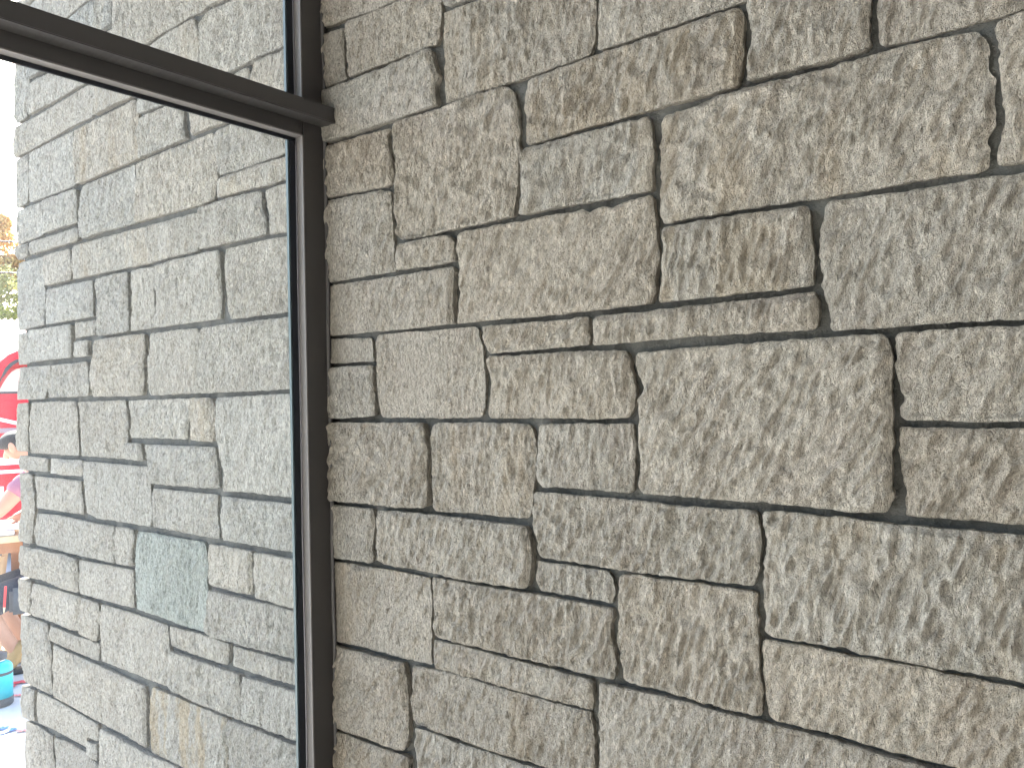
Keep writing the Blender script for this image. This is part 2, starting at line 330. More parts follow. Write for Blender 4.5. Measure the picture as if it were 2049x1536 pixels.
DATA = """R-16413,10978;-12213,10509||-12250,9195;-13600,9279;-14478,9300;-15313,9368;-15895,9398;-16457,9494|
R-16463,9290;-15999,9227;-15376,9176|-15426,8754;-15460,8264;-15353,7960|-15337,7881;-16179,7875;-16504,7882|
R-15353,9281;-14480,9252;-13517,9216;-12251,9150|-12137,8798;-12116,8455;-12158,8077;-12224,7928|-12257,7848;-13219,7875;-14429,7881;-15260,7898|-15285,8340;-15310,8782;-15358,9108
R-16506,7805;-15358,7787;-13989,7761;-13139,7795;-12383,7806|-12312,7561;-12184,7133;-12269,6875|-12234,6463;-13596,6455;-14560,6462;-15981,6467;-16545,6473|
R-12023,8493;-11193,8455;-10357,8402;-8245,8243|-8017,7444;-8050,7072;-8092,6750;-8177,6535|-8202,6465;-9123,6449;-9752,6427;-10964,6462;-12019,6466|-12029,7202;-12047,7653;-12050,8100
R-12079,9785;-8105,9202||-8130,8288;-10355,8485;-11120,8528;-11959,8595|-12076,8778
R-7950,8280;-4480,7831||-4514,6497;-5018,6475;-5235,6479;-5913,6491;-7146,6485;-8009,6487|-8064,6550;-8046,6784;-8014,7156
R-9689,6390;-9125,6390;-8180,6421;-7095,6425;-5915,6422;-5210,6420|-5177,6342;-5149,6081;-5158,5747;-5193,5421;-5225,5177|-5263,5086;-5765,5078;-6824,5075;-7991,5072;-8918,5049;-9751,5039|-9812,5164;-9774,5615;-9827,6038;-9742,6323
R-13666,6378;-12143,6407;-10965,6430;-10251,6394|-10122,6267;-10023,6035;-9942,5634;-9989,4873;-10074,4147;-10124,3784|-10141,3653;-11042,3634;-11767,3633;-12691,3610;-13524,3634|-13670,3831;-13710,4247;-13717,4601;-13629,5289;-13649,5763;-13687,6241
R-16466,6391;-15983,6378;-14929,6362;-13805,6315|-13912,6197;-13871,5809;-13748,5312;-13754,5078|-13739,5005;-13982,4954;-15248,5034;-16221,5064;-16504,5074|
R-16508,4959;-16123,4997;-14970,4961;-14158,4914;-13864,4850|-13853,4624;-13830,4219;-13779,3623;-13744,3031|-13730,2923;-14571,2934;-15887,2929;-16527,2919|
R-13628,3532;-12692,3565;-11950,3527|-11878,3407;-11839,3182;-11814,3014|-11816,2937;-12552,2914;-13662,2939|-13689,3188;-13667,3361
R-16488,2851;-15889,2841;-14218,2824;-13034,2822;-11864,2822|-11843,2523;-11909,2310;-11891,1868|-11870,1559;-13234,1553;-14611,1563;-16025,1567;-16526,1573|
R-11741,3520;-11475,3547;-10627,3550;-9831,3533;-9080,3536;-8605,3499;-8430,3529;-8261,3435;-7978,3513;-7760,3439;-7489,3497;-6916,3546|-6852,3255;-6834,2801;-6817,2312;-6886,2004;-6933,1729;-6946,1640|-6998,1572;-8086,1553;-9257,1531;-10411,1558;-11795,1554|-11739,1965;-11709,2509;-11712,2957;-11777,3283
R-9870,4951;-9664,4969;-8565,4971;-7664,4978;-6959,4981|-6913,4806;-6891,4484;-6866,4252;-6895,3941|-6904,3607;-7485,3617;-8601,3635;-9984,3638|-9933,4061;-9919,4571;-9899,4824
R-6678,4932;-6142,4937;-5675,5012;-5230,5010;-4553,4999;-3918,5004;-3105,5032;-2555,5029;-2099,5010;-1757,4963|-1669,4831;-1624,4467;-1576,4210;-1570,3755;-1580,3584;-1649,3460;-1662,3183;-1691,3014|-1747,2955;-2278,3006;-2809,2987;-3518,2985;-4188,2983;-5282,3001;-6005,2996;-6581,2979;-6719,2982|-6785,3154;-6785,3514;-6781,4054;-6749,4498;-6721,4807
R-5017,6508;-3103,6513|-3141,5841;-3151,5464;-3165,5202|-3203,5106;-3839,5085;-4550,5104;-5114,5106|-5085,5223;-5088,5434;-5022,5666;-5032,5961;-5068,6223;-5063,6406
R-3018,6520;-766,6396||-798,5105;-1197,5100;-1543,5072;-2097,5081;-2487,5075;-2824,5101;-3040,5112|-3048,5356;-3049,5584;-3057,5814
R-1557,4972;-1396,5039;-1198,5032;-690,5069||-741,2994;-1249,2996;-1446,3001;-1547,3007|-1566,3184;-1497,3322;-1475,3491;-1471,3905;-1462,4249;-1513,4610;-1557,4762
R-6712,2900;-6007,2918;-5111,2906;-4127,2885|-4108,2731;-4101,2412;-4095,2015;-4103,1699|-4106,1612;-4641,1585;-5584,1584;-6797,1572|-6801,1770;-6719,2246;-6729,2606;-6725,2785
R-3911,2873;-3819,2905;-3374,2906;-2881,2881;-2477,2875;-1718,2886;-1252,2867;-691,2851||-740,853;-1302,869;-2077,878;-2863,861;-3871,875|-3889,1049;-3864,1164;-3935,1366;-3990,1608;-3989,1923;-4002,2319;-3971,2631
R-8235,1432;-7022,1447;-5587,1474;-4644,1488;-4069,1513|-4043,1337;-4033,1139;-4068,944|-4085,905;-4659,911;-6060,916;-7036,904;-8261,880|-8266,1138
R-11089,1450;-9760,1438;-8897,1434;-8348,1450|-8341,1287;-8348,1047|-8363,895;-9275,885;-10034,863;-10867,852|-11001,1050;-11051,1266
R-14398,1477;-13568,1483;-12437,1465;-11244,1461|-11152,1219;-11074,948;-11040,680;-11034,361;-11031,-12;-11052,-277|-11157,-490;-12033,-513;-13292,-505;-14313,-496|-14395,-257;-14439,42;-14493,643;-14480,1122;-14455,1361
R-16427,1477;-15929,1486;-14650,1433|-14620,1250;-14556,946|-14541,849;-15369,859;-16445,865|
R-16448,751;-15950,757;-14544,765|-14536,404;-14511,43|-14489,-460;-15409,-510;-16486,-525|
R-10952,814;-10036,792;-9277,806;-8332,788;-7562,758|-7480,625;-7426,300;-7390,69;-7419,-253;-7466,-418|-7542,-492;-8367,-513;-9560,-507;-10947,-511|-10953,-225;-10888,92;-10907,410;-10987,571;-11011,710
R-7362,702;-6739,734;-5606,752;-4663,765;-3575,779;-3072,785|-2993,608;-2964,420;-2965,84;-2973,-214;-2982,-586;-3006,-959;-3038,-1408;-3011,-1704|-3106,-1905;-3643,-1916;-4408,-1893;-4980,-1877;-5675,-1882;-6611,-1874;-7316,-1882|-7364,-1720;-7326,-1078;-7314,-620;-7312,-162;-7233,65;-7300,296;-7368,482
R-2893,781;-2529,794;-1892,794;-1304,787;-742,800||-775,-543;-1337,-539;-1926,-536;-2864,-511|-2881,-400;-2848,-163;-2883,82;-2926,269;-2926,552;-2916,678
R-2914,-615;-2241,-623;-1339,-628;-777,-648||-811,-2005;-1372,-1942;-1961,-1930;-2532,-1941;-2866,-1938|-2867,-1695;-2867,-1436;-2896,-1253;-2932,-1031;-2912,-808
R-16428,-614;-15038,-619;-12889,-607|-12814,-776;-12744,-1114;-12721,-1395;-12779,-1792;-12743,-2184|-12753,-2523;-13684,-2591;-14730,-2582;-16147,-2606;-16486,-2616|
R-12621,-661;-12417,-615;-11159,-596;-9944,-610|-9794,-720;-9711,-941;-9732,-1245;-9768,-1650;-9815,-1956;-9836,-2261|-9933,-2552;-10660,-2569;-11645,-2562;-12551,-2609|-12674,-2517;-12663,-2123;-12681,-1675;-12700,-1225;-12706,-887
R-9588,-617;-8716,-602;-7439,-593|-7434,-805;-7420,-1080;-7438,-1357;-7447,-1679|-7473,-1882;-8178,-1878;-8986,-1858;-9598,-1893|-9705,-1647;-9699,-1445;-9666,-1142;-9634,-890
R-9765,-1983;-8753,-1990;-7424,-1999;-6518,-2044;-5679,-2035;-5153,-2021|-5098,-2174;-5081,-2502;-5087,-2751;-5104,-3082|-5203,-3277;-5802,-3289;-6649,-3320;-7671,-3330;-8672,-3298;-9637,-3300|-9731,-3059;-9787,-2813;-9830,-2513;-9809,-2208
R-14429,-2704;-13686,-2672;-12093,-2662;-10663,-2695;-9976,-2698|-9916,-2875;-9848,-3172;-9828,-3372;-9875,-3681|-9972,-3967;-10699,-3993;-11540,-4019;-12904,-3971;-14325,-3978|-14534,-3883;-14564,-3671;-14532,-3190;-14488,-2888
R-16489,-2705;-16051,-2700;-14643,-2696|-14593,-2836;-14622,-3198;-14671,-3683|-14662,-3994;-15511,-4018;-16208,-4035;-16528,-4032|
R-16531,-4147;-16093,-4135;-14417,-4108;-12782,-4124|-12789,-4384;-12767,-4718;-12799,-5285;-12796,-5734|-12790,-6081;-13784,-6113;-15197,-6115;-16112,-6144;-16590,-6153|
R-12718,-4082;-11399,-4086;-9783,-4042;-8809,-4051;-7961,-4068|-7991,-4381;-7968,-4752;-7921,-5023;-7927,-5257|-7952,-5393;-8499,-5420;-8846,-5423;-10738,-5407;-12630,-5424|-12734,-5218;-12691,-4819;-12698,-4484
R-9752,-3384;-8908,-3384;-8052,-3396|-7979,-3537;-7962,-3722|-7980,-3986;-8807,-3983;-9718,-3983|-9788,-3771;-9770,-3567
R-7791,-3401;-6848,-3373;-5895,-3370;-5146,-3368|-5162,-3668;-5181,-4084;-5158,-4493;-5117,-4896;-5090,-5137|-5105,-5411;-5768,-5432;-6510,-5410;-7203,-5382;-7780,-5394|-7827,-5144;-7820,-4911;-7879,-4689;-7866,-4174;-7831,-3704
R-5034,-2021;-4734,-1998;-4098,-2013;-3500,-2027;-2869,-2049;-2277,-2049;-1375,-2071;-813,-2097||-863,-4115;-1425,-4075;-2014,-4065;-2456,-4082;-3126,-4088;-3553,-4093;-3771,-4026;-3997,-4052;-4267,-4053;-4953,-4069|-5036,-4018;-5029,-3771;-5062,-3406;-5007,-2906;-4981,-2575;-5006,-2249
R-5098,-4144;-4466,-4137;-3700,-4152;-2990,-4151;-2330,-4164;-1714,-4170;-1427,-4184;-865,-4207||-897,-5481;-1747,-5481;-2427,-5488;-3302,-5488;-4109,-5426;-4947,-5455|-5037,-5370;-5064,-5131;-5105,-4729;-5119,-4321
R-8310,-5524;-7622,-5499;-6706,-5471;-5769,-5500;-5074,-5510;-4187,-5501;-3374,-5537;-2493,-5564;-1991,-5578||-2032,-7253;-8393,-8621|-8381,-7766;-8353,-7153;-8331,-6333;-8341,-5862
R-12742,-5500;-11437,-5473;-10078,-5498;-8479,-5511|-8474,-5749;-8493,-6039|-8483,-6103;-8864,-6105;-10096,-6132;-11455,-6129;-12697,-6130|-12755,-5950;-12733,-5722
R-13388,-6198;-12190,-6117;-10758,-6141;-9465,-6133;-8518,-6131|-8479,-6369;-8455,-6744;-8451,-7028|-8462,-7411;-9751,-7499;-10796,-7515;-11930,-7511;-13327,-7511|-13456,-7462;-13480,-7123;-13420,-6766;-13443,-6427
R-16592,-6242;-16115,-6245;-14834,-6205;-13686,-6187|-13576,-6454;-13553,-6795;-13519,-7362;-13553,-7945|-13744,-8248;-14015,-8273;-14893,-8262;-16019,-8298;-16653,-8327|
R-16656,-8429;-16021,-8373;-14896,-8358;-13564,-8338|-13588,-8598;-13575,-9330|-13568,-10245;-16725,-10786|
R-13379,-7615;-12231,-7609;-10799,-7609;-9505,-7590;-8556,-7533||-8590,-8783;-13311,-9819|-13236,-8887;-13318,-8341;-13377,-8129;-13384,-7788
G-35259,15989;-32625,16112;-29190,16023|-28828,14997|-28845,14503;-29522,14511;-31072,14458;-33147,14490;-35312,14475|
E-36287,16526;-35551,16493|-35491,15243|-35502,14919;-36292,14864|
G-34910,14317;-33152,14335;-31077,14310;-29326,14357;-28459,14375;-27625,14409|-27690,13561|-27741,13125;-28310,13090;-30522,13026;-33386,13031;-34902,13081|
E-36297,14720;-35099,14717|-35037,13563;-34905,13001;-34982,12252|-35206,11637;-36195,11581|-36452,11848;-36460,13141;-36319,14102
G-34809,12875;-33205,12806;-30528,12843;-28315,12916;-27710,12959|-27698,12173|-27714,11674;-29821,11622;-32779,11606;-35003,11650|-35032,12265;-34818,12615
G-27557,14212;-24919,13976;-21898,13667|-21746,12256;-21678,11754|-21875,11682;-22327,11704;-23722,11704;-24993,11653;-27603,11678|-27639,12850;-27659,13378
G-29180,11524;-27423,11542;-24997,11540;-23725,11626;-22330,11614|-22144,11176;-22056,10392|-22005,10197;-23771,10154;-26047,10160;-27465,10242;-29223,10243|-29243,10823
E-36359,11453;-34959,11438;-33584,11432;-31434,11462;-29341,11477|-29322,10842;-29337,10396|-29342,10253;-31039,10299;-33058,10236;-35003,10194;-36456,10206|-36544,10765;-36419,11258
G-21968,11394;-21410,11547;-20480,11496;-19351,11408;-17616,11294;-16654,11219||-16664,9454;-17781,9443;-19047,9466;-20413,9462;-21889,9427|-22007,10152;-22098,10859;-22056,11300
G-21595,12655;-17585,12328;-16624,12223||-16651,11309;-17613,11374;-19349,11478;-20477,11582;-21543,11680|-21723,12098
G-25847,10010;-23775,10029;-22093,10085|-22074,9793|-22085,9448;-24043,9400;-25796,9483|-25923,9746
G-25732,9352;-25066,9358;-23951,9346;-23013,9317|-23027,8887;-23068,8510;-22931,8169|-22876,8049;-23837,8054;-24782,8062;-25910,8031|-25862,8486;-25879,8988
G-22662,9291;-22033,9298;-20416,9347;-19584,9363|-19474,8952;-19462,8527|-19500,8086;-20715,8058;-22070,8100;-22642,8075|-22685,8575;-22733,8894
G-19218,9388;-18931,9391;-17784,9337;-16710,9325||-16705,8063;-18045,8087;-19427,8096|-19438,8521;-19421,9079;-19343,9269
G-21251,7916;-20589,7941;-19454,7990;-18048,7994;-16708,7960||-16750,6542;-17712,6560;-19016,6540;-20246,6541;-21104,6589|-21232,6761;-21299,7217;-21371,7528;-21337,7743
G-21080,6482;-19500,6482;-17759,6476;-16752,6465||-16771,5820;-17733,5870;-18801,5850;-20013,5883;-21178,5912|-21197,6165;-21137,6375
E-36301,10092;-35158,10105|-35173,9662;-35094,9039;-35161,8565;-35222,8252|-35328,8148;-36371,8095|-36397,8866;-36368,9690
G-35056,10124;-32829,10128;-30960,10095|-30929,9753;-30899,9375;-30875,8813;-30761,8420|-30816,8041;-31991,8045;-33367,8074;-35025,8117|-35108,8637;-35080,9441
G-30791,10057;-29388,10066;-27471,10071;-26119,10078|-25994,9680;-25947,9003;-25935,8335|-26011,8069;-27173,8047;-28668,8041;-30064,8032;-30688,8055|-30797,8612;-30905,9190;-30893,9560
G-30069,7887;-28672,7918;-26292,7924|-26205,7389;-26261,6730;-26243,6226|-26286,5949;-28735,6001;-30134,5947|-30417,6151;-30434,6888;-30374,7429;-30282,7688
G-26154,7914;-25112,7935;-23535,7943;-21467,7934|-21420,7687;-21326,7223;-21281,6918;-21268,6473;-21360,6120|-21474,5918;-22280,5903;-23599,5918;-26217,5955|-26208,6221;-26227,6725;-26171,7383
E-36269,7975;-35080,7985;-33896,7967|-33859,7626;-33879,7037;-33797,6631|-33846,6619;-35128,6598;-36266,6569|-36409,7003;-36441,7629
G-33656,7966;-31995,7932;-30651,7900|-30666,7478;-30648,6737|-30652,6627;-32039,6647;-33701,6657|-33628,7392;-33709,7798
G-34981,6477;-33898,6488;-32045,6458;-30657,6462|-30538,6260;-30546,6022|-30759,5959;-32512,5970;-34898,5983|-34941,6190
E-36531,6563;-35284,6498|-35242,6229|-35251,5987;-36287,5952|-36598,6198
E-36187,5816;-34904,5803;-33826,5789|-33749,5249;-33678,4554;-33647,4062;-33762,3483|-33776,3092;-34999,3058;-36284,3043|-36473,3697;-36384,4723;-36464,5456
G-33635,5785;-32293,5769;-31235,5745|-31163,5326;-31179,4862|-31231,4588;-32333,4591;-33487,4594|-33613,5037;-33695,5439
G-31061,5833;-29933,5828;-26888,5785;-24536,5732;-23304,5716;-22485,5709|-22435,5473;-22416,5166;-22369,4856|-22408,4528;-23949,4522;-25221,4501;-26928,4536;-28783,4557;-31102,4593|-31127,5135;-31072,5500
G-22255,5793;-21315,5817;-20016,5798;-18993,5746|-18977,5494;-18985,5218;-18829,4918;-18816,4572|-18841,4520;-20054,4536;-21088,4518;-22265,4555|-22336,5003;-22350,5460
G-18875,5739;-18341,5766;-17736,5764;-16731,5760||-16771,4407;-17753,4445;-18725,4504|-18717,4763;-18709,5037;-18817,5329;-18902,5619
G-25062,4369;-23646,4422;-22184,4423;-21171,4397|-21132,3952;-21118,3511;-21110,2924;-21150,2489|-21153,2372;-22248,2379;-23710,2378;-25028,2374|-25052,2635;-24881,2944;-24897,3429;-25014,3845;-25103,4097
G-20880,4388;-19563,4398;-18612,4378;-17756,4339;-16691,4304||-16708,2319;-17685,2308;-19144,2317;-20708,2324|-20804,2606;-20895,3050;-20960,3494;-20973,3933
G-29297,4400;-28026,4420;-26861,4410|-26805,3948;-26757,3268;-26773,2763|-26750,2374;-27908,2347;-29049,2366|-29241,2503;-29136,3296;-29119,3829;-29306,4115
G-26580,4378;-25891,4399;-25127,4376|-25106,4017;-25091,3448;-25074,2960|-25027,2390;-25787,2377;-26645,2367|-26517,3080;-26531,3752
G-33491,4458;-31671,4447;-29536,4407|-29513,3866;-29531,3329|-29499,3093;-31282,3083;-33633,3082|-33660,3671;-33552,4053
G-31029,2971;-30233,2968;-29345,2956|-29357,2600|-29442,2408;-30251,2423;-31005,2395|
G-30924,2298;-30256,2277;-29808,2269|-29897,2003|-29827,1692;-30483,1686;-31030,1674|
G-35153,2968;-33075,2946;-31243,2949|-31221,2352|-31242,1702;-33118,1691;-35148,1678|-35281,2189;-35116,2583
E-36394,2906;-35409,2904|-35426,2399;-35491,1997|-35300,1644;-36387,1626|-36470,2250
E-36285,1520;-35053,1514;-33593,1497|-33558,1125;-33570,774;-33727,348|-33828,192;-35099,188;-36596,186|-36521,805;-36296,1211
G-33451,1491;-31771,1482;-29914,1498|-29887,1099;-29781,645;-29830,376|-29955,252;-31378,236;-33260,243|-33430,732;-33511,1123
G-29329,2223;-27726,2249;-25724,2241|-25703,1862;-25757,1207;-25811,584|-25890,207;-27428,197;-29595,210|-29700,643;-29763,1185;-29505,1713
G-25393,2203;-24021,2226;-22452,2197|-22378,1829;-22449,1379;-22553,777;-22505,473|-22428,229;-23778,206;-25424,200|-25573,709;-25552,1363;-25407,1764
G-22170,2178;-20895,2192;-19148,2178;-17711,2178|-17721,1820;-17755,1423;-17745,1024;-17691,624|-17702,253;-19206,229;-20955,218;-22231,211|-22387,621;-22368,1224;-22298,1674;-22317,1977
G-17623,2171;-16672,2174||-16727,272;-17615,251|-17644,755;-17693,1287;-17685,1552
E-36337,39;-35406,71|-35322,-434;-35445,-1041;-35415,-1646|-35424,-1909;-36459,-1939|-36601,-1468;-36466,-640
G-35053,67;-33172,87;-31040,83|-30888,-435;-30949,-988;-30841,-1539|-30855,-1944;-32782,-1948;-35174,-1962|-35307,-1442;-35228,-636
G-30872,44;-28931,60;-27180,74|-27086,-350;-26993,-773;-27045,-1281|-27173,-1927;-28997,-1937;-30603,-1936|-30667,-1351;-30726,-618;-30795,-159
G-26967,38;-25362,69;-23037,71|-23048,-282;-23092,-743;-23102,-1050|-23135,-1189;-24756,-1188;-26831,-1209|-26782,-771;-26871,-267
G-22921,69;-22319,77;-21654,82|-21501,-214;-21458,-583;-21553,-1026|-21532,-1217;-22359,-1219;-22873,-1199|-22859,-741;-22990,-282
G-27012,-1364;-26418,-1368;-26009,-1376|-25948,-1588|-25892,-1949;-26436,-1935;-27102,-1925|-27092,-1620
G-25841,-1405;-23829,-1390;-21618,-1381|-21548,-1763;-21481,-2201|-21413,-2609;-22403,-2636;-23868,-2658;-25450,-2664|-25568,-2231;-25718,-1746
G-21331,63;-20189,91;-18740,124;-17684,133;-16730,169||-16772,-2661;-17701,-2631;-18822,-2622;-20021,-2613;-21123,-2665|-21108,-2184;-21202,-1823;-21378,-1463;-21472,-1024;-21431,-583;-21393,-215
G-25389,-2823;-23873,-2799;-22408,-2787;-21526,-2792|-21562,-3089;-21549,-3529;-21504,-3819|-21486,-4096;-22449,-4100;-23913,-4083;-25429,-4076|-25477,-3528;-25467,-3202
G-21286,-2806;-19781,-2809;-18597,-2798;-17706,-2803;-16736,-2812||-16773,-4085;-17743,-4074;-18866,-4086;-20066,-4085;-21272,-4090|-21343,-3805;-21329,-3365;-21241,-3066
G-30444,-2131;-29002,-2114;-27144,-2129;-25764,-2124|-25545,-2556;-25500,-3204;-25487,-3853|-25627,-4093;-27208,-4097;-29460,-4127;-29815,-4030;-30260,-4011|-30370,-3620;-30358,-3255;-30502,-2626
G-33341,-2121;-31892,-2109;-30567,-2099|-30534,-2354|-30629,-2687;-31912,-2711;-33408,-2704|
E-36412,-2102;-35179,-2103;-33623,-2130|-33631,-2384|-33641,-2657;-35199,-2686;-36432,-2679|-36581,-2396
E-36332,-2818;-35103,-2802|-35065,-3141;-34833,-3627;-34854,-4226;-35031,-5039|-35251,-5621;-36483,-5622|-36520,-5174;-36281,-4333;-36199,-3508
G-34906,-2873;-32812,-2850;-30634,-2852|-30687,-3184;-30533,-3540|-30509,-4067;-32403,-4101;-34802,-4143|-34685,-3618;-34869,-3230
G-34562,-4324;-32408,-4253;-30269,-4284;-28013,-4286|-27988,-4662;-28039,-5098|-28054,-5548;-29508,-5574;-32010,-5594;-34655,-5601|-34885,-5126;-34723,-4714
G-27828,-4269;-27213,-4249;-26615,-4263|-26592,-4612;-26707,-4957|-26689,-5490;-27254,-5523;-27870,-5544|-27965,-5090
N-26444,-4315;-25501,-4277;-24226,-4285;-22313,-4267|-22185,-4628;-22143,-5071;-22208,-5378;-22199,-5973;-22357,-6596|-22313,-6963;-23703,-6998;-24938,-6946;-26597,-6927|-26646,-6285;-26648,-5285;-26525,-4688
G-30814,-5740;-29120,-5689;-26764,-5632|-26715,-6295|-26735,-6898;-28398,-6942;-30772,-6979|-30881,-6500;-30827,-6126
G-33699,-5736;-32234,-5693;-30981,-5722|-30869,-6131;-30884,-6592|-30939,-6966;-32278,-6982;-33646,-6935|-33725,-6478;-33759,-6093
E-36331,-5771;-35056,-5761;-33841,-5732|-33806,-6099;-33779,-6680|-33882,-6946;-35348,-6977;-36425,-6971|-36458,-6400
G-22036,-4284;-20832,-4263;-19776,-4265|-19812,-4647;-19776,-5063|-19837,-5491;-20871,-5536;-21937,-5535|-22155,-5445;-22115,-5067;-22157,-4625
G-19606,-4261;-18641,-4252;-17705,-4255;-16737,-4247||-16776,-5571;-17701,-5558;-18679,-5544;-19644,-5519|-19678,-5050;-19641,-4627
G-22023,-5651;-20874,-5637;-19866,-5621;-18681,-5599;-17724,-5614|-17757,-5988;-17772,-6518|-17740,-6881;-18720,-6919;-20404,-6978;-21982,-7010|-22199,-6898;-22250,-6728;-22124,-6261
G-17637,-5614;-16777,-5623||-16814,-6857;-17653,-6877|
G-24471,-7141;-23114,-7069;-21983,-7055;-21048,-7079|-21055,-7327|-21120,-7715;-22562,-7742;-24335,-7732|-24420,-7479
G-20841,-7100;-19426,-7065;-17744,-7040;-16818,-7012||-16835,-7578;-17761,-7609;-19207,-7655;-20910,-7674|-20797,-7350
G-24339,-7875;-22565,-7863;-21467,-7856;-20481,-7860|-20439,-8135;-20427,-8558;-20389,-8975|-20419,-9138;-21507,-9150;-23179,-9157;-24316,-9080|-24525,-8841;-24447,-8352
G-29168,-7125;-27305,-7103;-25591,-7115;-24565,-7140|-24514,-7496;-24469,-8040;-24583,-8695|-24626,-9084;-25655,-9108;-27371,-9127;-29274,-9173|-29294,-8594;-29304,-7712
G-20305,-7852;-19448,-7815;-17766,-7754;-16798,-7723||-16837,-9035;-17739,-9035;-19015,-9075;-20292,-9094|-20351,-8541;-20313,-8109
T-25595,-9290;-24076,-9263;-22608,-9241;-21113,-9217|-21107,-9866;-21098,-10441|-21147,-11175;-23630,-11339;-24762,-11382;-25695,-11405|-25801,-10571;-25741,-9744
G-21035,-9228;-19974,-9200;-17743,-9194;-16841,-9190||-16889,-10838;-21069,-11182|
G-35104,-7166;-33419,-7137;-30902,-7107|-30870,-7414;-30973,-7980|-31029,-8393;-31670,-8464;-33464,-8457;-35250,-8487|-35279,-7870;-35164,-7454
G-30693,-7114;-29957,-7099;-29324,-7131|-29256,-7439;-29355,-8074|-29526,-8512;-30206,-8506;-30906,-8482|-30885,-7874;-30744,-7395
E-36484,-7142;-35354,-7138|-35315,-7474;-35387,-8087|-35399,-8450;-36425,-8446|-36614,-7858
E-36537,-8648;-34906,-8592;-33844,-8597|-33717,-9003;-33589,-9368;-33461,-9731;-33619,-10245;-33588,-10722|-33468,-11275;-34754,-11300;-36213,-11307|-36384,-10281;-36566,-9494
G-33610,-8617;-31675,-8595;-29411,-8580|-29418,-8794|-29392,-9196;-31267,-9208;-33536,-9204|-33619,-8889
G-33308,-9298;-31271,-9338;-29241,-9343;-27378,-9366;-26063,-9373|-26009,-9804;-26064,-10471;-26046,-10958|-26027,-11395;-27442,-11341;-29307,-11369;-31339,-11343;-33238,-11321|-33401,-10683;-33385,-10198;-33275,-9696
E-36322,-11473;-35153,-11445|-35217,-11858;-35231,-12260|-35147,-12699;-36316,-12776|-36449,-12133
G-34957,-11482;-33104,-11406;-31342,-11455;-29585,-11471|-29594,-11758;-29602,-11990|-29645,-12108;-30449,-12151;-30504,-12563;-31380,-12570;-33144,-12601;-34901,-12699|-35081,-12226
G-30371,-12239;-29609,-12205|-29575,-12373;-29584,-12642|-29628,-12795;-30024,-12760;-30468,-12716|
G-29313,-11529;-27448,-11529;-25799,-11546;-24764,-11461;-23544,-11439;-21151,-11321||-21205,-13069;-29409,-14447|-29438,-12974;-29372,-12144
G-33290,-12848;-31814,-12737;-30550,-12719;-29553,-12899|-29531,-13424|-29566,-14496;-33129,-14833|-33188,-13894;-33307,-13352
E-36166,-12923;-34807,-12835;-33522,-12868|-33494,-13400;-33331,-14048|-33320,-15080;-36250,-15342|-36312,-14139"""
wall = empty('stone_wall', (0, 0, 0))
tag(wall, 'grey beige wall of split-face stone blocks that runs from the room out past the window', 'stone wall')
st = Stones(); polys = []
for i, ln in enumerate(DATA.split('\n')):
    k = ln[0]
    sides = [[tuple(float(c) / 1e4 for c in p.split(',')) for p in q.split(';') if p] for q in ln[1:].split('|')]
    t, r, b, l = sides
    polys.append(t + r + b + l)
    g = rng.normal(0, 1, 3)
    br = 1 + .035 * g[0]; wm = .015 * g[1]
    if k == 'R': tint = np.array([br * (1.085 + wm), br * 1.025, br * (.96 - wm)])  # room-side blocks tinted warmer, partly painting in the warmer light there
    elif k == 'N': tint = np.array([.86, .935, .935])
    else: tint = np.array([br * (1.035 + wm), br, br * (.96 - wm)])
    stain = .42 if k == 'T' else (.16 if rng.random() < .16 else 0.0)
    out = rng.uniform(-.005, .007)
    st.add(t, r, b, l, .0026 if k == 'R' else .0048, tint, stain, .30 if k == 'E' else .034, 100 + i * 3, out)
# the courses beyond the photographed part, packed with blocks of the same coursing heights
cs = .01; X0, X1, Z0, Z1 = -3.60, 2.6, -1.6, 2.4
gx = np.arange(X0, X1, cs) + cs / 2; gz = np.arange(Z0, Z1, cs) + cs / 2
occ = np.zeros((len(gz), len(gx)), bool)
for P in polys:
    P = np.array(P); P = P + np.sign(P - P.mean(0)) * .008
    ix = np.where((gx > P[:, 0].min() - .01) & (gx < P[:, 0].max() + .01))[0]; iz = np.where((gz > P[:, 1].min() - .01) & (gz < P[:, 1].max() + .01))[0]
    if len(ix) == 0 or len(iz) == 0: continue
    XX, ZZ = np.meshgrid(gx[ix], gz[iz]); ins = np.zeros(XX.shape, bool)
    for a, b in zip(P, np.roll(P, -1, 0)):
        c = ((a[1] > ZZ) != (b[1] > ZZ)) & (XX < (b[0] - a[0]) * (ZZ - a[1]) / (b[1] - a[1] + 1e-12) + a[0])
        ins ^= c
    occ[np.ix_(iz, ix)] |= ins
fr = random.Random(3); nfill = 0
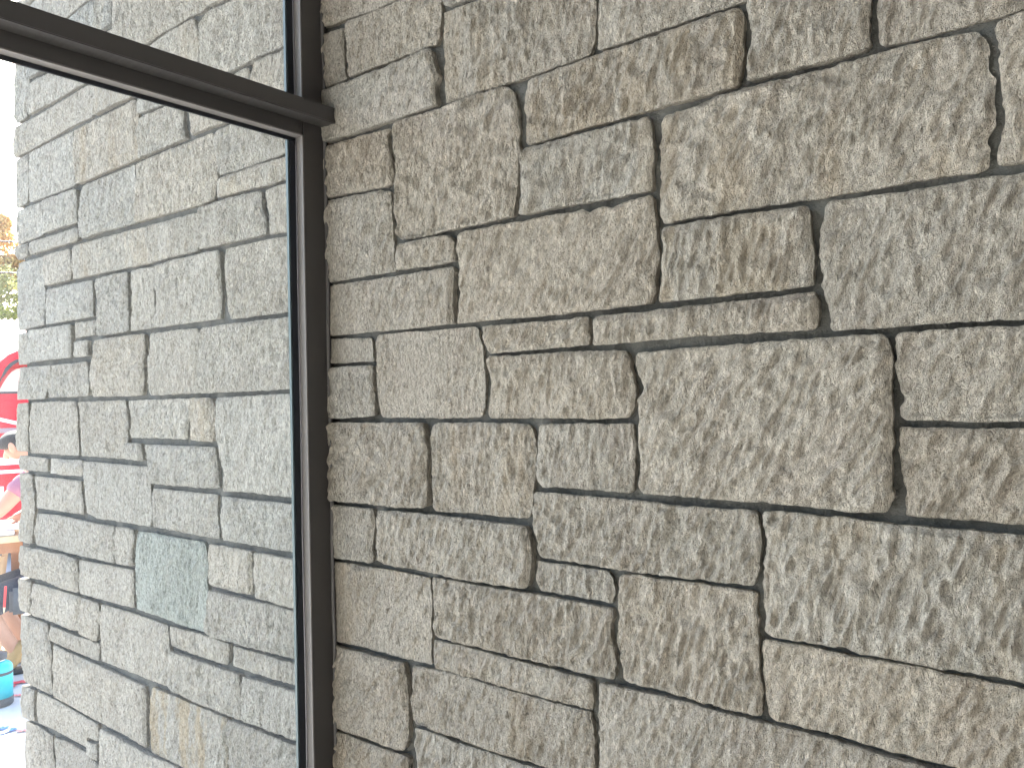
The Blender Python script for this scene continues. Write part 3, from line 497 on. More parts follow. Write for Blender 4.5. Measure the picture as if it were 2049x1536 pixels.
for zi in range(len(gz)):
    for xi in range(len(gx)):
        if occ[zi, xi]: continue
        hh = fr.choice([7, 14, 14, 20, 20, 27]); ww = fr.randint(18, 58)
        if fr.random() < .2: ww = fr.randint(10, 18)
        x2 = xi
        while x2 < len(gx) and x2 - xi < ww and not occ[zi, x2]: x2 += 1
        if x2 < len(gx) and not occ[zi, x2]:
            rest = 0
            while x2 + rest < len(gx) and not occ[zi, x2 + rest] and rest < 12: rest += 1
            if rest < 12: x2 += rest
        if x2 - xi < 14: hh = min(hh, max(x2 - xi, 6))
        z2 = zi
        while z2 < len(gz) and z2 - zi < hh and not occ[z2, xi:x2].any(): z2 += 1
        rest = 0
        while z2 + rest < len(gz) and rest < 5 and not occ[z2 + rest, xi:x2].any(): rest += 1
        if rest < 5: z2 += rest
        occ[zi:z2, xi:x2] = True
        if x2 - xi < 4 or z2 - zi < 3: continue
        a0 = X0 + xi * cs + .003; a1 = X0 + x2 * cs - .008; b0 = Z0 + zi * cs + .003; b1 = Z0 + z2 * cs - .008
        g = rng.normal(0, 1, 2); br = 1 + .035 * g[0]; wm = .015 * g[1]
        st.add([(a0, b1), (a1, b1)], [((a1 + fr.uniform(-.006, .004)), (b0 + b1) / 2)], [(a1, b0), (a0, b0)], [((a0 + fr.uniform(-.004, .006)), (b0 + b1) / 2)],
               .011, np.array([br * (1.02 + wm), br, br * (.97 - wm)]), 0.0, .03 if xi > 2 else .3, 900 + nfill * 3, rng.uniform(-.003, .004))
        nfill += 1
st.build('stone_facing', M_stone, wall)
# mortar bed: a solid core whose front lies behind the block faces
bm = bmesh.new()
nx, nz = 300, 200; xs = np.linspace(-3.585, 2.6, nx); zs = np.linspace(0, 4.0, nz)
XX, ZZ = np.meshgrid(xs, zs)
YY = .018 + vnoise(XX / .05, ZZ / .05, 3) * .008
grid = [[bm.verts.new((XX[j, i], YY[j, i], ZZ[j, i])) for i in range(nx)] for j in range(nz)]
for j in range(nz - 1):
    for i in range(nx - 1): bm.faces.new((grid[j][i], grid[j][i + 1], grid[j + 1][i + 1], grid[j + 1][i]))
box(bm, (-3.585, .027, 0), (2.6, .30, 4.0))
bobj('mortar', bm, M_mortar, wall)

# ---------------------------------------------------------------- the window wall that meets it
H0 = 1.6
win = empty('window_wall', (-1.63, -2.2, 0))
tag(win, 'dark bronze aluminium window frame with two clear panes, butting against the stone wall', 'window')
def wpart(name, boxes, mat, bev=.0012):
    bm = bmesh.new()
    for lo, hi in boxes: box(bm, lo, hi, bev=bev)
    o = bobj(name, bm, mat); o.parent = win; o.matrix_parent_inverse = win.matrix_world.inverted(); return o
Y1, Y2 = -4.30, .012           # far jamb and the jamb on the stone
XF = -1.617                    # room face of the frame
TB, TT = H0 + .6515, H0 + .712 # transom
GX = -1.6555                   # glass plane
# jamb: a front piece with a deeper back
wpart('jamb', [((-1.680, -.0665, .06), (XF, Y2, 3.78))], M_bronze)
wpart('jamb', [((-1.680, Y1, .06), (XF, Y1 + .0665, 3.78))], M_bronze)
wpart('transom', [((-1.679, Y1 + .068, TB), (XF - .0015, -.068, TT))], M_bronze)
wpart('transom_cap', [((XF + .0005, Y1 - .01, H0 + .6830), (-1.567, .0035, H0 + .7222))], M_bronze, .002)
wpart('sill', [((-1.72, Y1, 0.0), (XF + .02, Y2 - .005, .058))], M_bronze)
wpart('head', [((-1.681, Y1, 3.782), (XF + .0015, Y2 - .004, 3.86))], M_bronze)
def gasket(y0, y1, z0, z1):
    g = .0215
    b = [((-1.652, y0, z0 + g), (-1.6455, y0 + g, z1 - g)), ((-1.652, y1 - g, z0 + g), (-1.6455, y1, z1 - g)),
         ((-1.652, y0, z0), (-1.6455, y1, z0 + g * .5)), ((-1.652, y0, z1 - g * .5), (-1.6455, y1, z1))]
    b[0] = ((-1.652, y0, z0 + g * .5 + .0002), (-1.6455, y0 + g, z1 - g * .5 - .0002)); b[1] = ((-1.652, y1 - g, z0 + g * .5 + .0002), (-1.6455, y1, z1 - g * .5 - .0002))
    wpart('gasket', b, M_gasket, .001)
    # rounded lip of the rubber, catches the light as a thin line
    bm = bmesh.new()
    zz = np.linspace(z0 + .004, z1 - .004, 60)
    tube(bm, [(-1.6435, y1 - .0035 + .0006 * math.sin(z * 9), z) for z in zz], .0022, 8)
    o = bobj('gasket_lip', bm, M_gasket2, None, True); o.parent = win; o.matrix_parent_inverse = win.matrix_world.inverted()
    bm = bmesh.new()
    s = .0012
    box(bm, (-1.6549, y1 - g - .0045, z0 + g * .5), (-1.6465, y1 - g - s, z1 - g * .5))
    box(bm, (-1.6549, y0 + g + s, z0 + g * .5), (-1.6465, y0 + g + .0045, z1 - g * .5))
    o = bobj('spacer_bar', bm, M_spacer); o.parent = win; o.matrix_parent_inverse = win.matrix_world.inverted()
    wpart('glass_pane', [((GX - .003, y0 + .001, z0 + .001), (GX, y1 - .001, z1 - .001))], M_glass, 0)
M_gasket2 = simple('grey_rubber_lip', (.20, .20, .23), .22, .2, .05)
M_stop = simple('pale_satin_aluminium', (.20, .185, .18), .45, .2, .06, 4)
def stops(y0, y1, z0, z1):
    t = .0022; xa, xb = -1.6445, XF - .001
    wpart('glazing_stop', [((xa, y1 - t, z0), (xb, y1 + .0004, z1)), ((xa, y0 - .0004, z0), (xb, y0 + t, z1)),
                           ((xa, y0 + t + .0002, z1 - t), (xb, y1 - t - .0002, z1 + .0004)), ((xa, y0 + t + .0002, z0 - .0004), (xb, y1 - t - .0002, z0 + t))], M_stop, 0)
ZS, ZH = .060, 3.780
for ya, yb in ((Y1 + .0675, -.0668),):
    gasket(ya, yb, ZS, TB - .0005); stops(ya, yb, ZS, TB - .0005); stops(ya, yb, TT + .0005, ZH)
    gasket(ya, yb, TT + .0005, ZH)
# bead of sealant between jamb and stones
bm = bmesh.new()
zz = np.linspace(.07, 3.75, 240)
tube(bm, [(XF + .001 + .0022 * float(vnoise(np.array(z / .05), np.array(.4), 9)), -.0015 - .004 * float(vnoise(np.array(z / .11), np.array(.9), 5)), z) for z in zz], .0052, 8)
o = bobj('sealant_bead', bm, M_seal, None, True); o.parent = win; o.matrix_parent_inverse = win.matrix_world.inverted()


# ---------------------------------------------------------------- the room the camera stands in
M_board = simple('bare_wall_board', (.30, .285, .265), .9, 0, .05, 2)
bm = bmesh.new(); box(bm, (-1.61, -4.41, -.2), (3.39, .0, .004))
tag(bobj('floor', bm, M_floor), kind='structure')
bm = bmesh.new(); box(bm, (-2.95, -4.7, 3.87), (3.6, .0, 4.05))  # runs out past the window: unseen overhang added to dim the outer wall
tag(bobj('ceiling', bm, M_board), kind='structure')
bm = bmesh.new(); box(bm, (-1.60, -4.62, .0), (3.6, -4.42, 3.866))
tag(bobj('room_wall', bm, M_board), kind='structure')
bm = bmesh.new(); box(bm, (-1.70, -4.41, .0), (-1.60, -4.302, 3.866))
tag(bobj('room_wall', bm, M_board), kind='structure')
bm = bmesh.new(); box(bm, (3.4, -4.41, .0), (3.6, -.002, 3.866))
tag(bobj('room_wall', bm, M_board), kind='structure')

# ---------------------------------------------------------------- outside: worker at his table
# local frame about the worker: o to the viewer's right, d away, z up
DIR = Vector((-.946, .3245, 0)); PER = Vector((.3245, .946, 0))
W0 = Vector((0, -1.28, 0)) + DIR * 5.75
def F(o, z, d=0.0): return W0 + PER * o + DIR * d + Vector((0, 0, z))
FM = Matrix.Translation(W0) @ Matrix((PER, DIR, Vector((0, 0, 1)))).transposed().to_4x4()

def skin_body(name, verts, edges, radii, mat, parent=None, root=0, sub=2, extra=None):
    me = bpy.data.meshes.new(name); me.from_pydata([tuple(v) for v in verts], edges, [])
    o = bpy.data.objects.new(name, me); C.objects.link(o)
    sk = o.modifiers.new('s', 'SKIN'); sk.use_smooth_shade = True; sk.branch_smoothing = .4
    for i, r in enumerate(radii):
        d = me.skin_vertices[0].data[i]
        d.radius = r if isinstance(r, tuple) else (r, r); d.use_root = (i == root)
    sb = o.modifiers.new('u', 'SUBSURF'); sb.levels = sub; sb.render_levels = sub
    dg = bpy.context.evaluated_depsgraph_get(); dg.update()
    ev = o.evaluated_get(dg); me2 = bpy.data.meshes.new_from_object(ev)
    bpy.data.objects.remove(o)
    if extra: extra(me2)
    me2.materials.clear()
    q = link_mesh(name, me2, mat, parent, smooth=True)
    return q

M_skin = simple('warm_skin', (.46, .24, .16), .55, 0, .08, 20, .0004)  # one even skin tone for the whole body
M_shirt = simple('mauve_cotton', (.36, .15, .20), .9, 0, .10, 25, .002)
M_shorts = simple('dark_navy_cloth', (.020, .025, .045), .9, 0, .25, 18, .003)
M_plaid = None
M_hair = simple('short_dark_hair', (.022, .016, .016), .75, 0, .4, 90, .003)
M_boot = simple('tan_suede', (.40, .26, .12), .85, 0, .12, 25, .002)
M_sole = simple('black_rubber_sole', (.02, .02, .022), .7)

person = empty('person', W0)
tag(person, 'dark-haired man in mauve T-shirt and dark shorts bent over a work table', 'person')
def kid(o):
    o.parent = person; o.matrix_parent_inverse = person.matrix_world.inverted(); return o
# one continuous body: pelvis, spine, neck, head, arms with hands, legs with feet; he sits low and leans to the left
hip = F(.42, .52, .05); sp1 = F(.36, .72, .05); sp2 = F(.25, .94, .04); chest = F(.17, 1.08, .03); nk = F(.115, 1.215, .01); nk2 = F(.078, 1.275, .0)
hd1 = F(.036, 1.335, 0); hd2 = F(.018, 1.372, 0); jaw = F(.022, 1.272, 0); nose = F(-.030, 1.272, 0)
V = [hip, sp1, sp2, chest, nk, nk2, hd1, hd2, jaw, nose]
E_ = [(0, 1), (1, 2), (2, 3), (3, 4), (4, 5), (5, 6), (6, 7), (6, 8), (6, 9)]
Rr = [(.15, .13), (.14, .12), (.155, .12), (.16, .12), (.062, .06), (.056, .056), (.078, .074), (.066, .064), (.040, .038), (.016, .014)]
def add(p, r, frm):
    V.append(p); Rr.append(r); E_.append((frm, len(V) - 1)); return len(V) - 1
hands = []
for sgn, el, wr in ((-1, F(-.065, .965, -.20), F(-.27, .905, -.14)), (1, F(.17, .95, .20), F(.045, .905, .10))):
    a = add(F(.12, 1.14, .14 * sgn), .066, 3)
    b = add(F(.045, 1.10, .18 * sgn), .056, a)
    c = add(el, .042, b); d = add((el + wr) / 2, .038, c); e = add(wr, .026, d)
    p = add(wr + (wr - el).normalized() * .045 + Vector((0, 0, -.01)), (.036, .018), e); hands.append((wr, el, p, sgn))
for sgn in (-1, 1):
    a = add(F(.30, .50, .11 * sgn), .10, 0)
    k = add(F(-.16 if sgn < 0 else -.10, .47, .14 * sgn), .062, a)
    m = add(F(-.07 if sgn < 0 else -.02, .28, .13 * sgn), .052, k)
    n = add(F(.03 if sgn < 0 else .08, .115, .12 * sgn), .036, m)
    add(F(.05 if sgn < 0 else .10, .055, .12 * sgn), .034, n)
body = kid(skin_body('body', V, E_, Rr, M_skin))
for wr, el, pi, sgn in hands:
    f = (wr - el).normalized(); s = f.cross(Vector((0, 0, 1))).normalized()
    palm = V[pi]
    for k in range(5):
        if k == 0: b0 = wr + f * .02 + s * .022 * sgn; dr = (f * .6 + s * .8 * sgn).normalized(); L = .05
        else: b0 = palm + f * .01 + s * (.027 - .018 * (k - 1)) * sgn; dr = (f + s * .06 * (2.5 - k) * sgn).normalized(); L = (.078, .086, .080, .064)[k - 1]
        p1 = b0 + dr * L * .5 + Vector((0, 0, -.004)); p2 = b0 + dr * L * .8 + Vector((0, 0, -.014)); p3 = b0 + dr * L + Vector((0, 0, -.024))
        kid(skin_body('finger', [b0 - dr * .012, p1, p2, p3], [(0, 1), (1, 2), (2, 3)], [.0095, .0088, .008, .007], M_skin))
# ear
bm = bmesh.new(); bmesh.ops.create_uvsphere(bm, u_segments=14, v_segments=10, radius=1)
bmesh.ops.transform(bm, matrix=FM @ Matrix.Translation((.012, -.080, 1.340)) @ Matrix.Rotation(rad(-15), 4, 'Y') @ Matrix.Diagonal((.018, .012, .033, 1)), verts=bm.verts)
kid(bobj('ear', bm, M_skin, None, True))
# hair: a cap over the skull, cut short, with its own hairline
bm = bmesh.new(); bmesh.ops.create_uvsphere(bm, u_segments=40, v_segments=28, radius=1)
for v in list(bm.verts):
    if v.co.z < -.15 - .45 * max(0, v.co.x) and True: v.co.z = v.co.z * .2 - .15 - .45 * max(0, v.co.x) * .7
    n = v.co.copy().normalized(); v.co *= 1 + .012 * math.sin(n.x * 31) * math.sin(n.y * 37) * math.sin(n.z * 29)
bmesh.ops.transform(bm, matrix=FM @ Matrix.Translation((.026, 0, 1.366)) @ Matrix.Rotation(rad(-16), 4, 'Y') @ Matrix.Diagonal((.089, .083, .074, 1)), verts=bm.verts)
kid(bobj('hair', bm, M_hair, None, True))
# T-shirt: own skinned shell with short sleeves
tv = [F(.40, .60, .05), F(.35, .74, .05), F(.25, .95, .04), F(.165, 1.085, .03), F(.118, 1.195, .015)]
te = [(0, 1), (1, 2), (2, 3), (3, 4)]; tr = [(.172, .150), (.165, .140), (.178, .140), (.178, .140), (.085, .082)]
for sgn, el in ((-1, F(-.065, .965, -.20)), (1, F(.17, .95, .20))):
    b0 = F(.12, 1.14, .14 * sgn); b1 = F(.045, 1.10, .18 * sgn); b2 = b1 + (el - b1) * .32
    k = len(tv); tv += [b0, b1, b2]; te += [(3, k), (k, k + 1), (k + 1, k + 2)]; tr += [.086, .074, .066]
kid(skin_body('shirt', tv, te, tr, M_shirt))
# shorts
sv = [F(.41, .56, .05)]; se = []; sr = [(.175, .16)]
for sgn in (-1, 1):
    k = len(sv); sv += [F(.30, .50, .11 * sgn), F(.06, .475, .13 * sgn), F(-.10, .455, .135 * sgn), F(-.115, .36, .13 * sgn)]
    se += [(0, k), (k, k + 1), (k + 1, k + 2), (k + 2, k + 3)]; sr += [.125, .112, .10, .088]
kid(skin_body('shorts', sv, se, sr, M_shorts))
# boots
for sgn, ox in ((-1, 0.0), (1, .05)):
    b = kid(skin_body('boot', [F(.055 + ox, .19, .12 * sgn), F(.05 + ox, .09, .12 * sgn), F(-.06 + ox, .058, .12 * sgn), F(-.14 + ox, .046, .12 * sgn)],
                  [(0, 1), (1, 2), (2, 3)], [.056, .058, (.050, .044), (.046, .034)], M_boot, root=1))
    bm = bmesh.new(); box(bm, (-.20 + ox, .12 * sgn - .052, 0), (.115 + ox, .12 * sgn + .052, .024), FM, .008)
    s_ = bobj('sole', bm, M_sole, None, True); s_.parent = b; s_.matrix_parent_inverse = b.matrix_world.inverted()

# grey tool pouch and the red pencil in it
M_pouch = simple('grey_canvas', (.12, .12, .13), .85, 0, .2, 30, .002)
M_greyc = simple('pale_grey_canvas', (.42, .42, .46), .85, 0, .15, 30, .002)
pouch = empty('tool_pouch', F(.06, .5, -.24))
tag(pouch, 'grey canvas tool pouch hanging at the seated man\'s thigh', 'tool pouch')
def ppart(name, bm, mat, sm=False):
    o = bobj(name, bm, mat, None, sm); o.parent = pouch; o.matrix_parent_inverse = pouch.matrix_world.inverted(); return o
bm = bmesh.new(); box(bm, (-.012, -.275, .375), (.085, -.235, .53), FM, .018); ppart('pocket', bm, M_pouch, True)
bm = bmesh.new(); box(bm, (-.03, -.262, .515), (.085, -.238, .60), FM @ Matrix.Rotation(rad(8), 4, 'Y'), .010); ppart('flap', bm, M_greyc, True)
pen = empty('pencil', F(-.035, .5, -.25))
tag(pen, 'red carpenter\'s pencil clipped to the grey tool pouch', 'pencil')
def at(parent, o): o.parent = parent; o.matrix_parent_inverse = parent.matrix_world.inverted(); return o
bm = bmesh.new(); tube(bm, [F(-.028, .55, -.27), F(-.036, .43, -.27)], .007, 6); at(pen, bobj('shaft', bm, simple('red_paint', (.60, .02, .03), .4)))
bm = bmesh.new(); tube(bm, [F(-.036, .43, -.27), F(-.0385, .395, -.27)], [.007, .0012], 6); at(pen, bobj('tip', bm, simple('bare_wood', (.72, .55, .36), .6)))

# work table
M_wood = simple('brown_timber', (.34, .15, .075), .75, 0, .25, 9, .001)
M_wood2 = simple('pale_timber', (.52, .40, .26), .8, 0, .2, 14, .001)
table = empty('work_table', F(-.35, 0, .05))
tag(table, 'timber work table with brown legs standing outside beyond the end of the stone wall', 'table')
bm = bmesh.new(); box(bm, (-1.30, -.12, .775), (.10, .62, .815), FM, .004); at(table, bobj('tabletop', bm, M_wood2))
bm = bmesh.new(); box(bm, (-1.26, -.06, .705), (.06, -.024, .772), FM, .003); at(table, bobj('apron', bm, M_wood))
bm = bmesh.new(); box(bm, (-1.26, .54, .705), (.06, .576, .772), FM, .003); at(table, bobj('apron', bm, M_wood))
for o_, d_ in ((-.0, .17), (-.0, .48), (-1.24, .17), (-1.24, .48)):
    bm = bmesh.new(); box(bm, (o_, d_, .0), (o_ + .065, d_ + .055, .77), FM, .004); at(table, bobj('leg', bm, M_wood))
# stone slabs he is working on
for i, (a, b, c, d_, z0, z1, lab) in enumerate(((-1.1, .02, -.10, .30, .817, .842, 'thin white stone slab lying lowest on the work table'), (-1.0, .045, -.06, .27, .844, .868, 'white stone slab under the man\'s hands, on top of another slab'))):
    bm = bmesh.new(); vs = box(bm, (a, c, z0), (b, d_, z1), FM, .003)
    tag(bobj('stone_slab', bm, simple('white_stone', (.74, .72, .71), .7, 0, .06, 20)), lab, 'stone slab', 'slabs on the work table')
# offcuts of timber standing against the far table leg
for k, (o_, t_) in enumerate(((-.235, -6), (-.19, -2), (-.15, 3), (-.11, 7), (-.075, 2))):
    bm = bmesh.new(); box(bm, (-.018, -.012, 0), (.018, .012, .70 - .02 * k), FM @ Matrix.Translation((o_, .40 + .03 * (k % 2), .0)) @ Matrix.Rotation(rad(t_), 4, 'Y') , .002)
    tag(bobj('timber_batten', bm, M_wood2), 'pale timber batten leaning upright in the bunch under the work table', 'batten', 'battens leaning under the work table')

# bucket the man sits on
bm = bmesh.new(); lathe(bm, [(.0, 0), (.135, 0), (.15, .02), (.165, .36), (.172, .365), (.172, .385), (0, .385)])
seat = tag(bobj('bucket', bm, simple('white_bucket_plastic', (.7, .7, .68), .4), None, True), 'upturned pail the man in the mauve shirt sits on', 'bucket')
seat.location = F(.42, 0, .05)

# ---------------------------------------------------------------- turquoise flask on the ground
fx, fy = -4.83, .31
fl = empty('drinking_flask', (fx, fy, 0))
tag(fl, 'big turquoise insulated flask with a dark lid standing on the concrete near the wall end', 'flask')
M_teal = simple('turquoise_powder_coat', (.010, .44, .52), .35, 0, .04, 40, .0002)
M_dark = simple('charcoal_rubber', (.05, .05, .058), .6, 0, .1, 30)
def fpart(name, prof, mat):
    bm = bmesh.new(); lathe(bm, prof); o = bobj(name, bm, mat, None, True); o.location = (0, 0, 0); o.parent = fl
    for e in ():
        pass
    return o
R_ = .066
fpart('body', [(.055, .045), (R_, .045), (R_, .150), (R_, .1502), (R_ + .0, .178), (R_, .200), (R_ - .004, .212), (R_ - .014, .224), (.036, .233), (.030, .236)], M_teal)
fpart('base', [(0, 0), (R_ - .006, 0), (R_ + .001, .006), (R_ + .0018, .012), (R_ + .0018, .044), (R_ - .001, .0455), (.03, .0455)], M_dark)
fpart('band', [(R_ - .002, .166), (R_ + .0015, .167), (R_ + .0015, .181), (R_ - .002, .182)], M_dark)
fpart('neck', [(.028, .234), (.031, .235), (.031, .243), (.028, .244)], simple('brushed_steel', (.6, .6, .6), .3, 1))
lid = fpart('lid', [(0, .243), (.037, .243), (.040, .246), (.040, .272), (.036, .277), (0, .278)], M_dark)
bm = bmesh.new()
tube(bm, [(.040, -.01, .262), (.052, -.012, .268), (.056, -.012, .285), (.045, -.010, .300), (.0, -.006, .306), (-.045, -.010, .300), (-.056, -.012, .285), (-.052, -.012, .268), (-.040, -.01, .262)], .0055, 8)
h = bobj('handle', bm, M_dark, None, True); h.parent = lid
bm = bmesh.new(); lathe(bm, [(0, 0), (.006, 0), (.006, .003), (0, .004)], 16)
bmesh.ops.transform(bm, matrix=Matrix.Translation((.033, -.028, .262)) @ Vector((.6, -.8, .0)).to_track_quat('Z', 'Y').to_matrix().to_4x4(), verts=bm.verts)
h = bobj('rivet', bm, simple('white_metal_dot', (.8, .8, .8), .3, .6)); h.parent = lid

# ---------------------------------------------------------------- scraps of tape and the joint in the slab
def scrap(x, y, a, L, Wd, mat, label, grp):
    bm = bmesh.new(); n = 6; vs = []
    for i in range(n + 1):
        t = i / n - .5
        vs.append([bm.verts.new((t * L, s * Wd / 2 * (1 + .15 * math.sin(i * 2 + s)), .004 + .005 * abs(math.sin(i * 1.3 + a)))) for s in (-1, 1)])
    for i in range(n): bm.faces.new((vs[i][0], vs[i + 1][0], vs[i + 1][1], vs[i][1]))
    r = bmesh.ops.extrude_face_region(bm, geom=bm.faces[:])
    for v in [g for g in r['geom'] if isinstance(g, bmesh.types.BMVert)]: v.co.z += .0008
    o = bobj('tape_scrap', bm, mat); o.location = (x, y, 0); o.rotation_euler.z = a
    tag(o, label, 'tape scrap', grp)
M_rt = simple('red_tape', (.62, .03, .07), .45, 0, .05); M_bt = simple('blue_tape', (.02, .16, .62), .5, 0, .05); M_pt = simple('faded_red_tape', (.72, .22, .22), .5)
g_ = 'scraps of tape dropped on the concrete'
scrap(-5.10, .515, 1.2, .10, .045, M_rt, 'largest red tape scrap, on the concrete beside the turquoise flask', g_)
scrap(-5.06, .452, 2.2, .045, .03, M_rt, 'small red tape scrap touching the edge of the turquoise flask', g_)
scrap(-4.88, .425, 1.0, .05, .025, M_pt, 'faded red tape scrap between the big red one and the blue ones', g_)
scrap(-4.455, .195, .9, .06, .032, M_bt, 'blue tape scrap on the concrete, the left one of the two blue scraps', g_)
scrap(-4.395, .205, 1.6, .075, .030, M_bt, 'blue tape scrap on the concrete, the right one of the two blue scraps', g_)
scrap(-4.34, .255, 1.0, .06, .025, M_pt, 'faded red tape scrap nearest the foot of the stone wall', g_)

# ---------------------------------------------------------------- red truck parked behind the worker
T0 = Vector((0, -1.28, 0)) + DIR * 9.5
TM = Matrix.Translation(T0) @ Matrix((PER, DIR, Vector((0, 0, 1)))).transposed().to_4x4()
M_red = simple('red_truck_paint', (.62, .010, .028), .28, 0, .03, 2)
M_white = simple('white_lettering', (.82, .80, .80), .5, 0, .03)
M_blackr = simple('black_window_rubber', (.03, .03, .035), .5, 0, .1)
M_steel = simple('grey_wheel_steel', (.42, .42, .44), .4, .5, .1)
truck = empty('red_truck', T0)
tag(truck, 'red truck with white stripes and white lettering parked behind the man at the table', 'truck')
def outline(pts, holes, z0, z1, name, mat, parent, bev=.0):
    cu = bpy.data.curves.new(name, 'CURVE'); cu.dimensions = '2D'; cu.fill_mode = 'BOTH'; cu.extrude = (z1 - z0) / 2; cu.bevel_depth = bev
    for loop in [pts] + holes:
        sp = cu.splines.new('POLY'); sp.points.add(len(loop) - 1)
        for p, q in zip(sp.points, loop): p.co = (q[0], q[1], 0, 1)
        sp.use_cyclic_u = True
    o = bpy.data.objects.new(name, cu); C.objects.link(o); bpy.context.view_layer.update()
    me = bpy.data.meshes.new_from_object(o.evaluated_get(bpy.context.evaluated_depsgraph_get()))
    bpy.data.objects.remove(o); me.materials.clear()
    # curve plane (x, y) becomes (o, z); its thickness runs along d
    R = TM @ Matrix.Translation((0, (z0 + z1) / 2, 0)) @ Matrix.Rotation(rad(90), 4, 'X')
    me.transform(R)
    q = link_mesh(name, me, mat); q.parent = parent; q.matrix_parent_inverse = parent.matrix_world.inverted() if parent.type == 'EMPTY' else Matrix()
    return q
def rr(x0, x1, z0, z1, r, n=7):
    P = []
    for cx, cz, a0 in ((x1 - r, z1 - r, 0), (x0 + r, z1 - r, 90), (x0 + r, z0 + r, 180), (x1 - r, z0 + r, 270)):
        for i in range(n + 1):
            a = rad(a0 + 90 * i / n); P.append((cx + r * math.cos(a), cz + r * math.sin(a)))
    return P
prof = [(-1.55, .42), (-1.62, .60), (-1.60, 1.15), (-1.45, 1.42), (-.55, 1.62), (-.16, 1.93), (.0, 2.10), (.16, 2.18), (.5, 2.22), (3.6, 2.22), (3.68, 2.12), (3.70, .45), (3.1, .42)]
arc = lambda cx: [(cx + .47 * math.cos(rad(a)), .42 + .42 * math.sin(rad(a))) for a in range(0, 181, 15)]
prof = prof + arc(2.55) + arc(-.80)
h1 = [(-.115, 1.726), (-.105, 1.76), (-.06, 1.86), (-.01, 1.95), (.03, 2.0), (.08, 2.035), (.14, 2.05), (.62, 2.05), (.66, 2.01), (.66, 1.726)]
h2 = rr(.80, 1.75, 1.726, 2.05, .05); h3 = rr(1.9, 3.2, 1.726, 2.05, .05)
for z0, z1 in ((0, .03), (1.87, 1.90)):
    outline(prof, [h1, h2, h3], z0, z1, 'side_panel', M_red, truck, .004)
def grow(loop, k):
    cx = sum(p[0] for p in loop) / len(loop); cz = sum(p[1] for p in loop) / len(loop)
    return [(p[0] + (k if p[0] > cx else -k), p[1] + (k if p[1] > cz else -k)) for p in loop]
for h in (h1, h2, h3):
    f = outline(grow(h, .018), [grow(h, -.006)], -.012, .001, 'window', M_blackr, truck)
    outline(grow(h, -.004), [], .010, .014, 'pane', M_glass, f)
def tpart(name, boxes, mat, bev=.004, par=None):
    bm = bmesh.new()
    for b in boxes: box(bm, b[0], b[1], TM, bev)
    return at(par or truck, bobj(name, bm, mat))
# roof, bonnet, tail and floor follow the profile
bm = bmesh.new()
seq = [(-1.55, .42), (-1.62, .60), (-1.60, 1.15), (-1.45, 1.42), (-.55, 1.62)]
seq2 = [(-.16, 1.93), (.0, 2.10), (.16, 2.18), (.5, 2.22), (3.6, 2.22), (3.68, 2.12), (3.70, .45)]
for sq in (seq, [(.0, 2.10)] + seq2[2:]):
    a = [bm.verts.new(TM @ Vector((x, .032, z - .004))) for x, z in sq]; b = [bm.verts.new(TM @ Vector((x, 1.868, z - .004))) for x, z in sq]
    for i in range(len(sq) - 1): bm.faces.new((a[i], a[i + 1], b[i + 1], b[i]))
at(truck, bobj('body_shell', bm, M_red))
bm = bmesh.new(); a = [bm.verts.new(TM @ Vector(p)) for p in ((-.55, .04, 1.615), (.04, .04, 2.05), (.04, 1.86, 2.05), (-.55, 1.86, 1.615))]
bm.faces.new(a); at(truck, bobj('windscreen', bm, M_glass))
tpart('chassis', [((-1.5, .05, .44), (3.6, 1.85, .52))], M_blackr)
tpart('stripe', [((-1.58, -.009, .908), (3.66, -.001, .943))], M_white, 0)
tpart('stripe', [((-1.58, -.009, .994), (3.66, -.001, 1.070))], M_white, 0)
# swept double line below the windows
bm = bmesh.new(); n = 40
for off, th in ((0, .030),):
    pv = None
    for i in range(n + 1):
        x = -1.3 + 4.8 * i / n; z = 1.43 - .30 * x if abs(x) < .14 else 1.43 - .30 * .14 * (1 if x > 0 else -1)
        c = [bm.verts.new(TM @ Vector((x, y_, z + s * th))) for y_, s in ((-.010, -.6), (-.010, .6), (-.001, .6), (-.001, -.6))]
        if pv:
            for k in range(4): bm.faces.new((pv[k], pv[(k + 1) % 4], c[(k + 1) % 4], c[k]))
        pv = c
at(truck, bobj('swept_stripe', bm, M_white))
tpart('rub_rail', [((-1.5, -.022, 1.315), (3.6, -.001, 1.365))], simple('grey_trim', (.30, .20, .22), .5), .006)
tpart('door_handle', [((.52, -.035, 1.18), (.68, -.012, 1.21))], M_steel, .004)
fc = bpy.data.curves.new('lettering', 'FONT'); fc.body = 'N'; fc.size = .27; fc.extrude = .003; fc.offset = .012; fc.align_x = 'RIGHT'
fo = bpy.data.objects.new('lettering', fc); C.objects.link(fo); bpy.context.view_layer.update()
me = bpy.data.meshes.new_from_object(fo.evaluated_get(bpy.context.evaluated_depsgraph_get())); bpy.data.objects.remove(fo)
me.materials.clear(); me.transform(TM @ Matrix.Translation((-.045, -.006, .585)) @ Matrix.Rotation(rad(90), 4, 'X'))
at(truck, link_mesh('lettering', me, M_white))
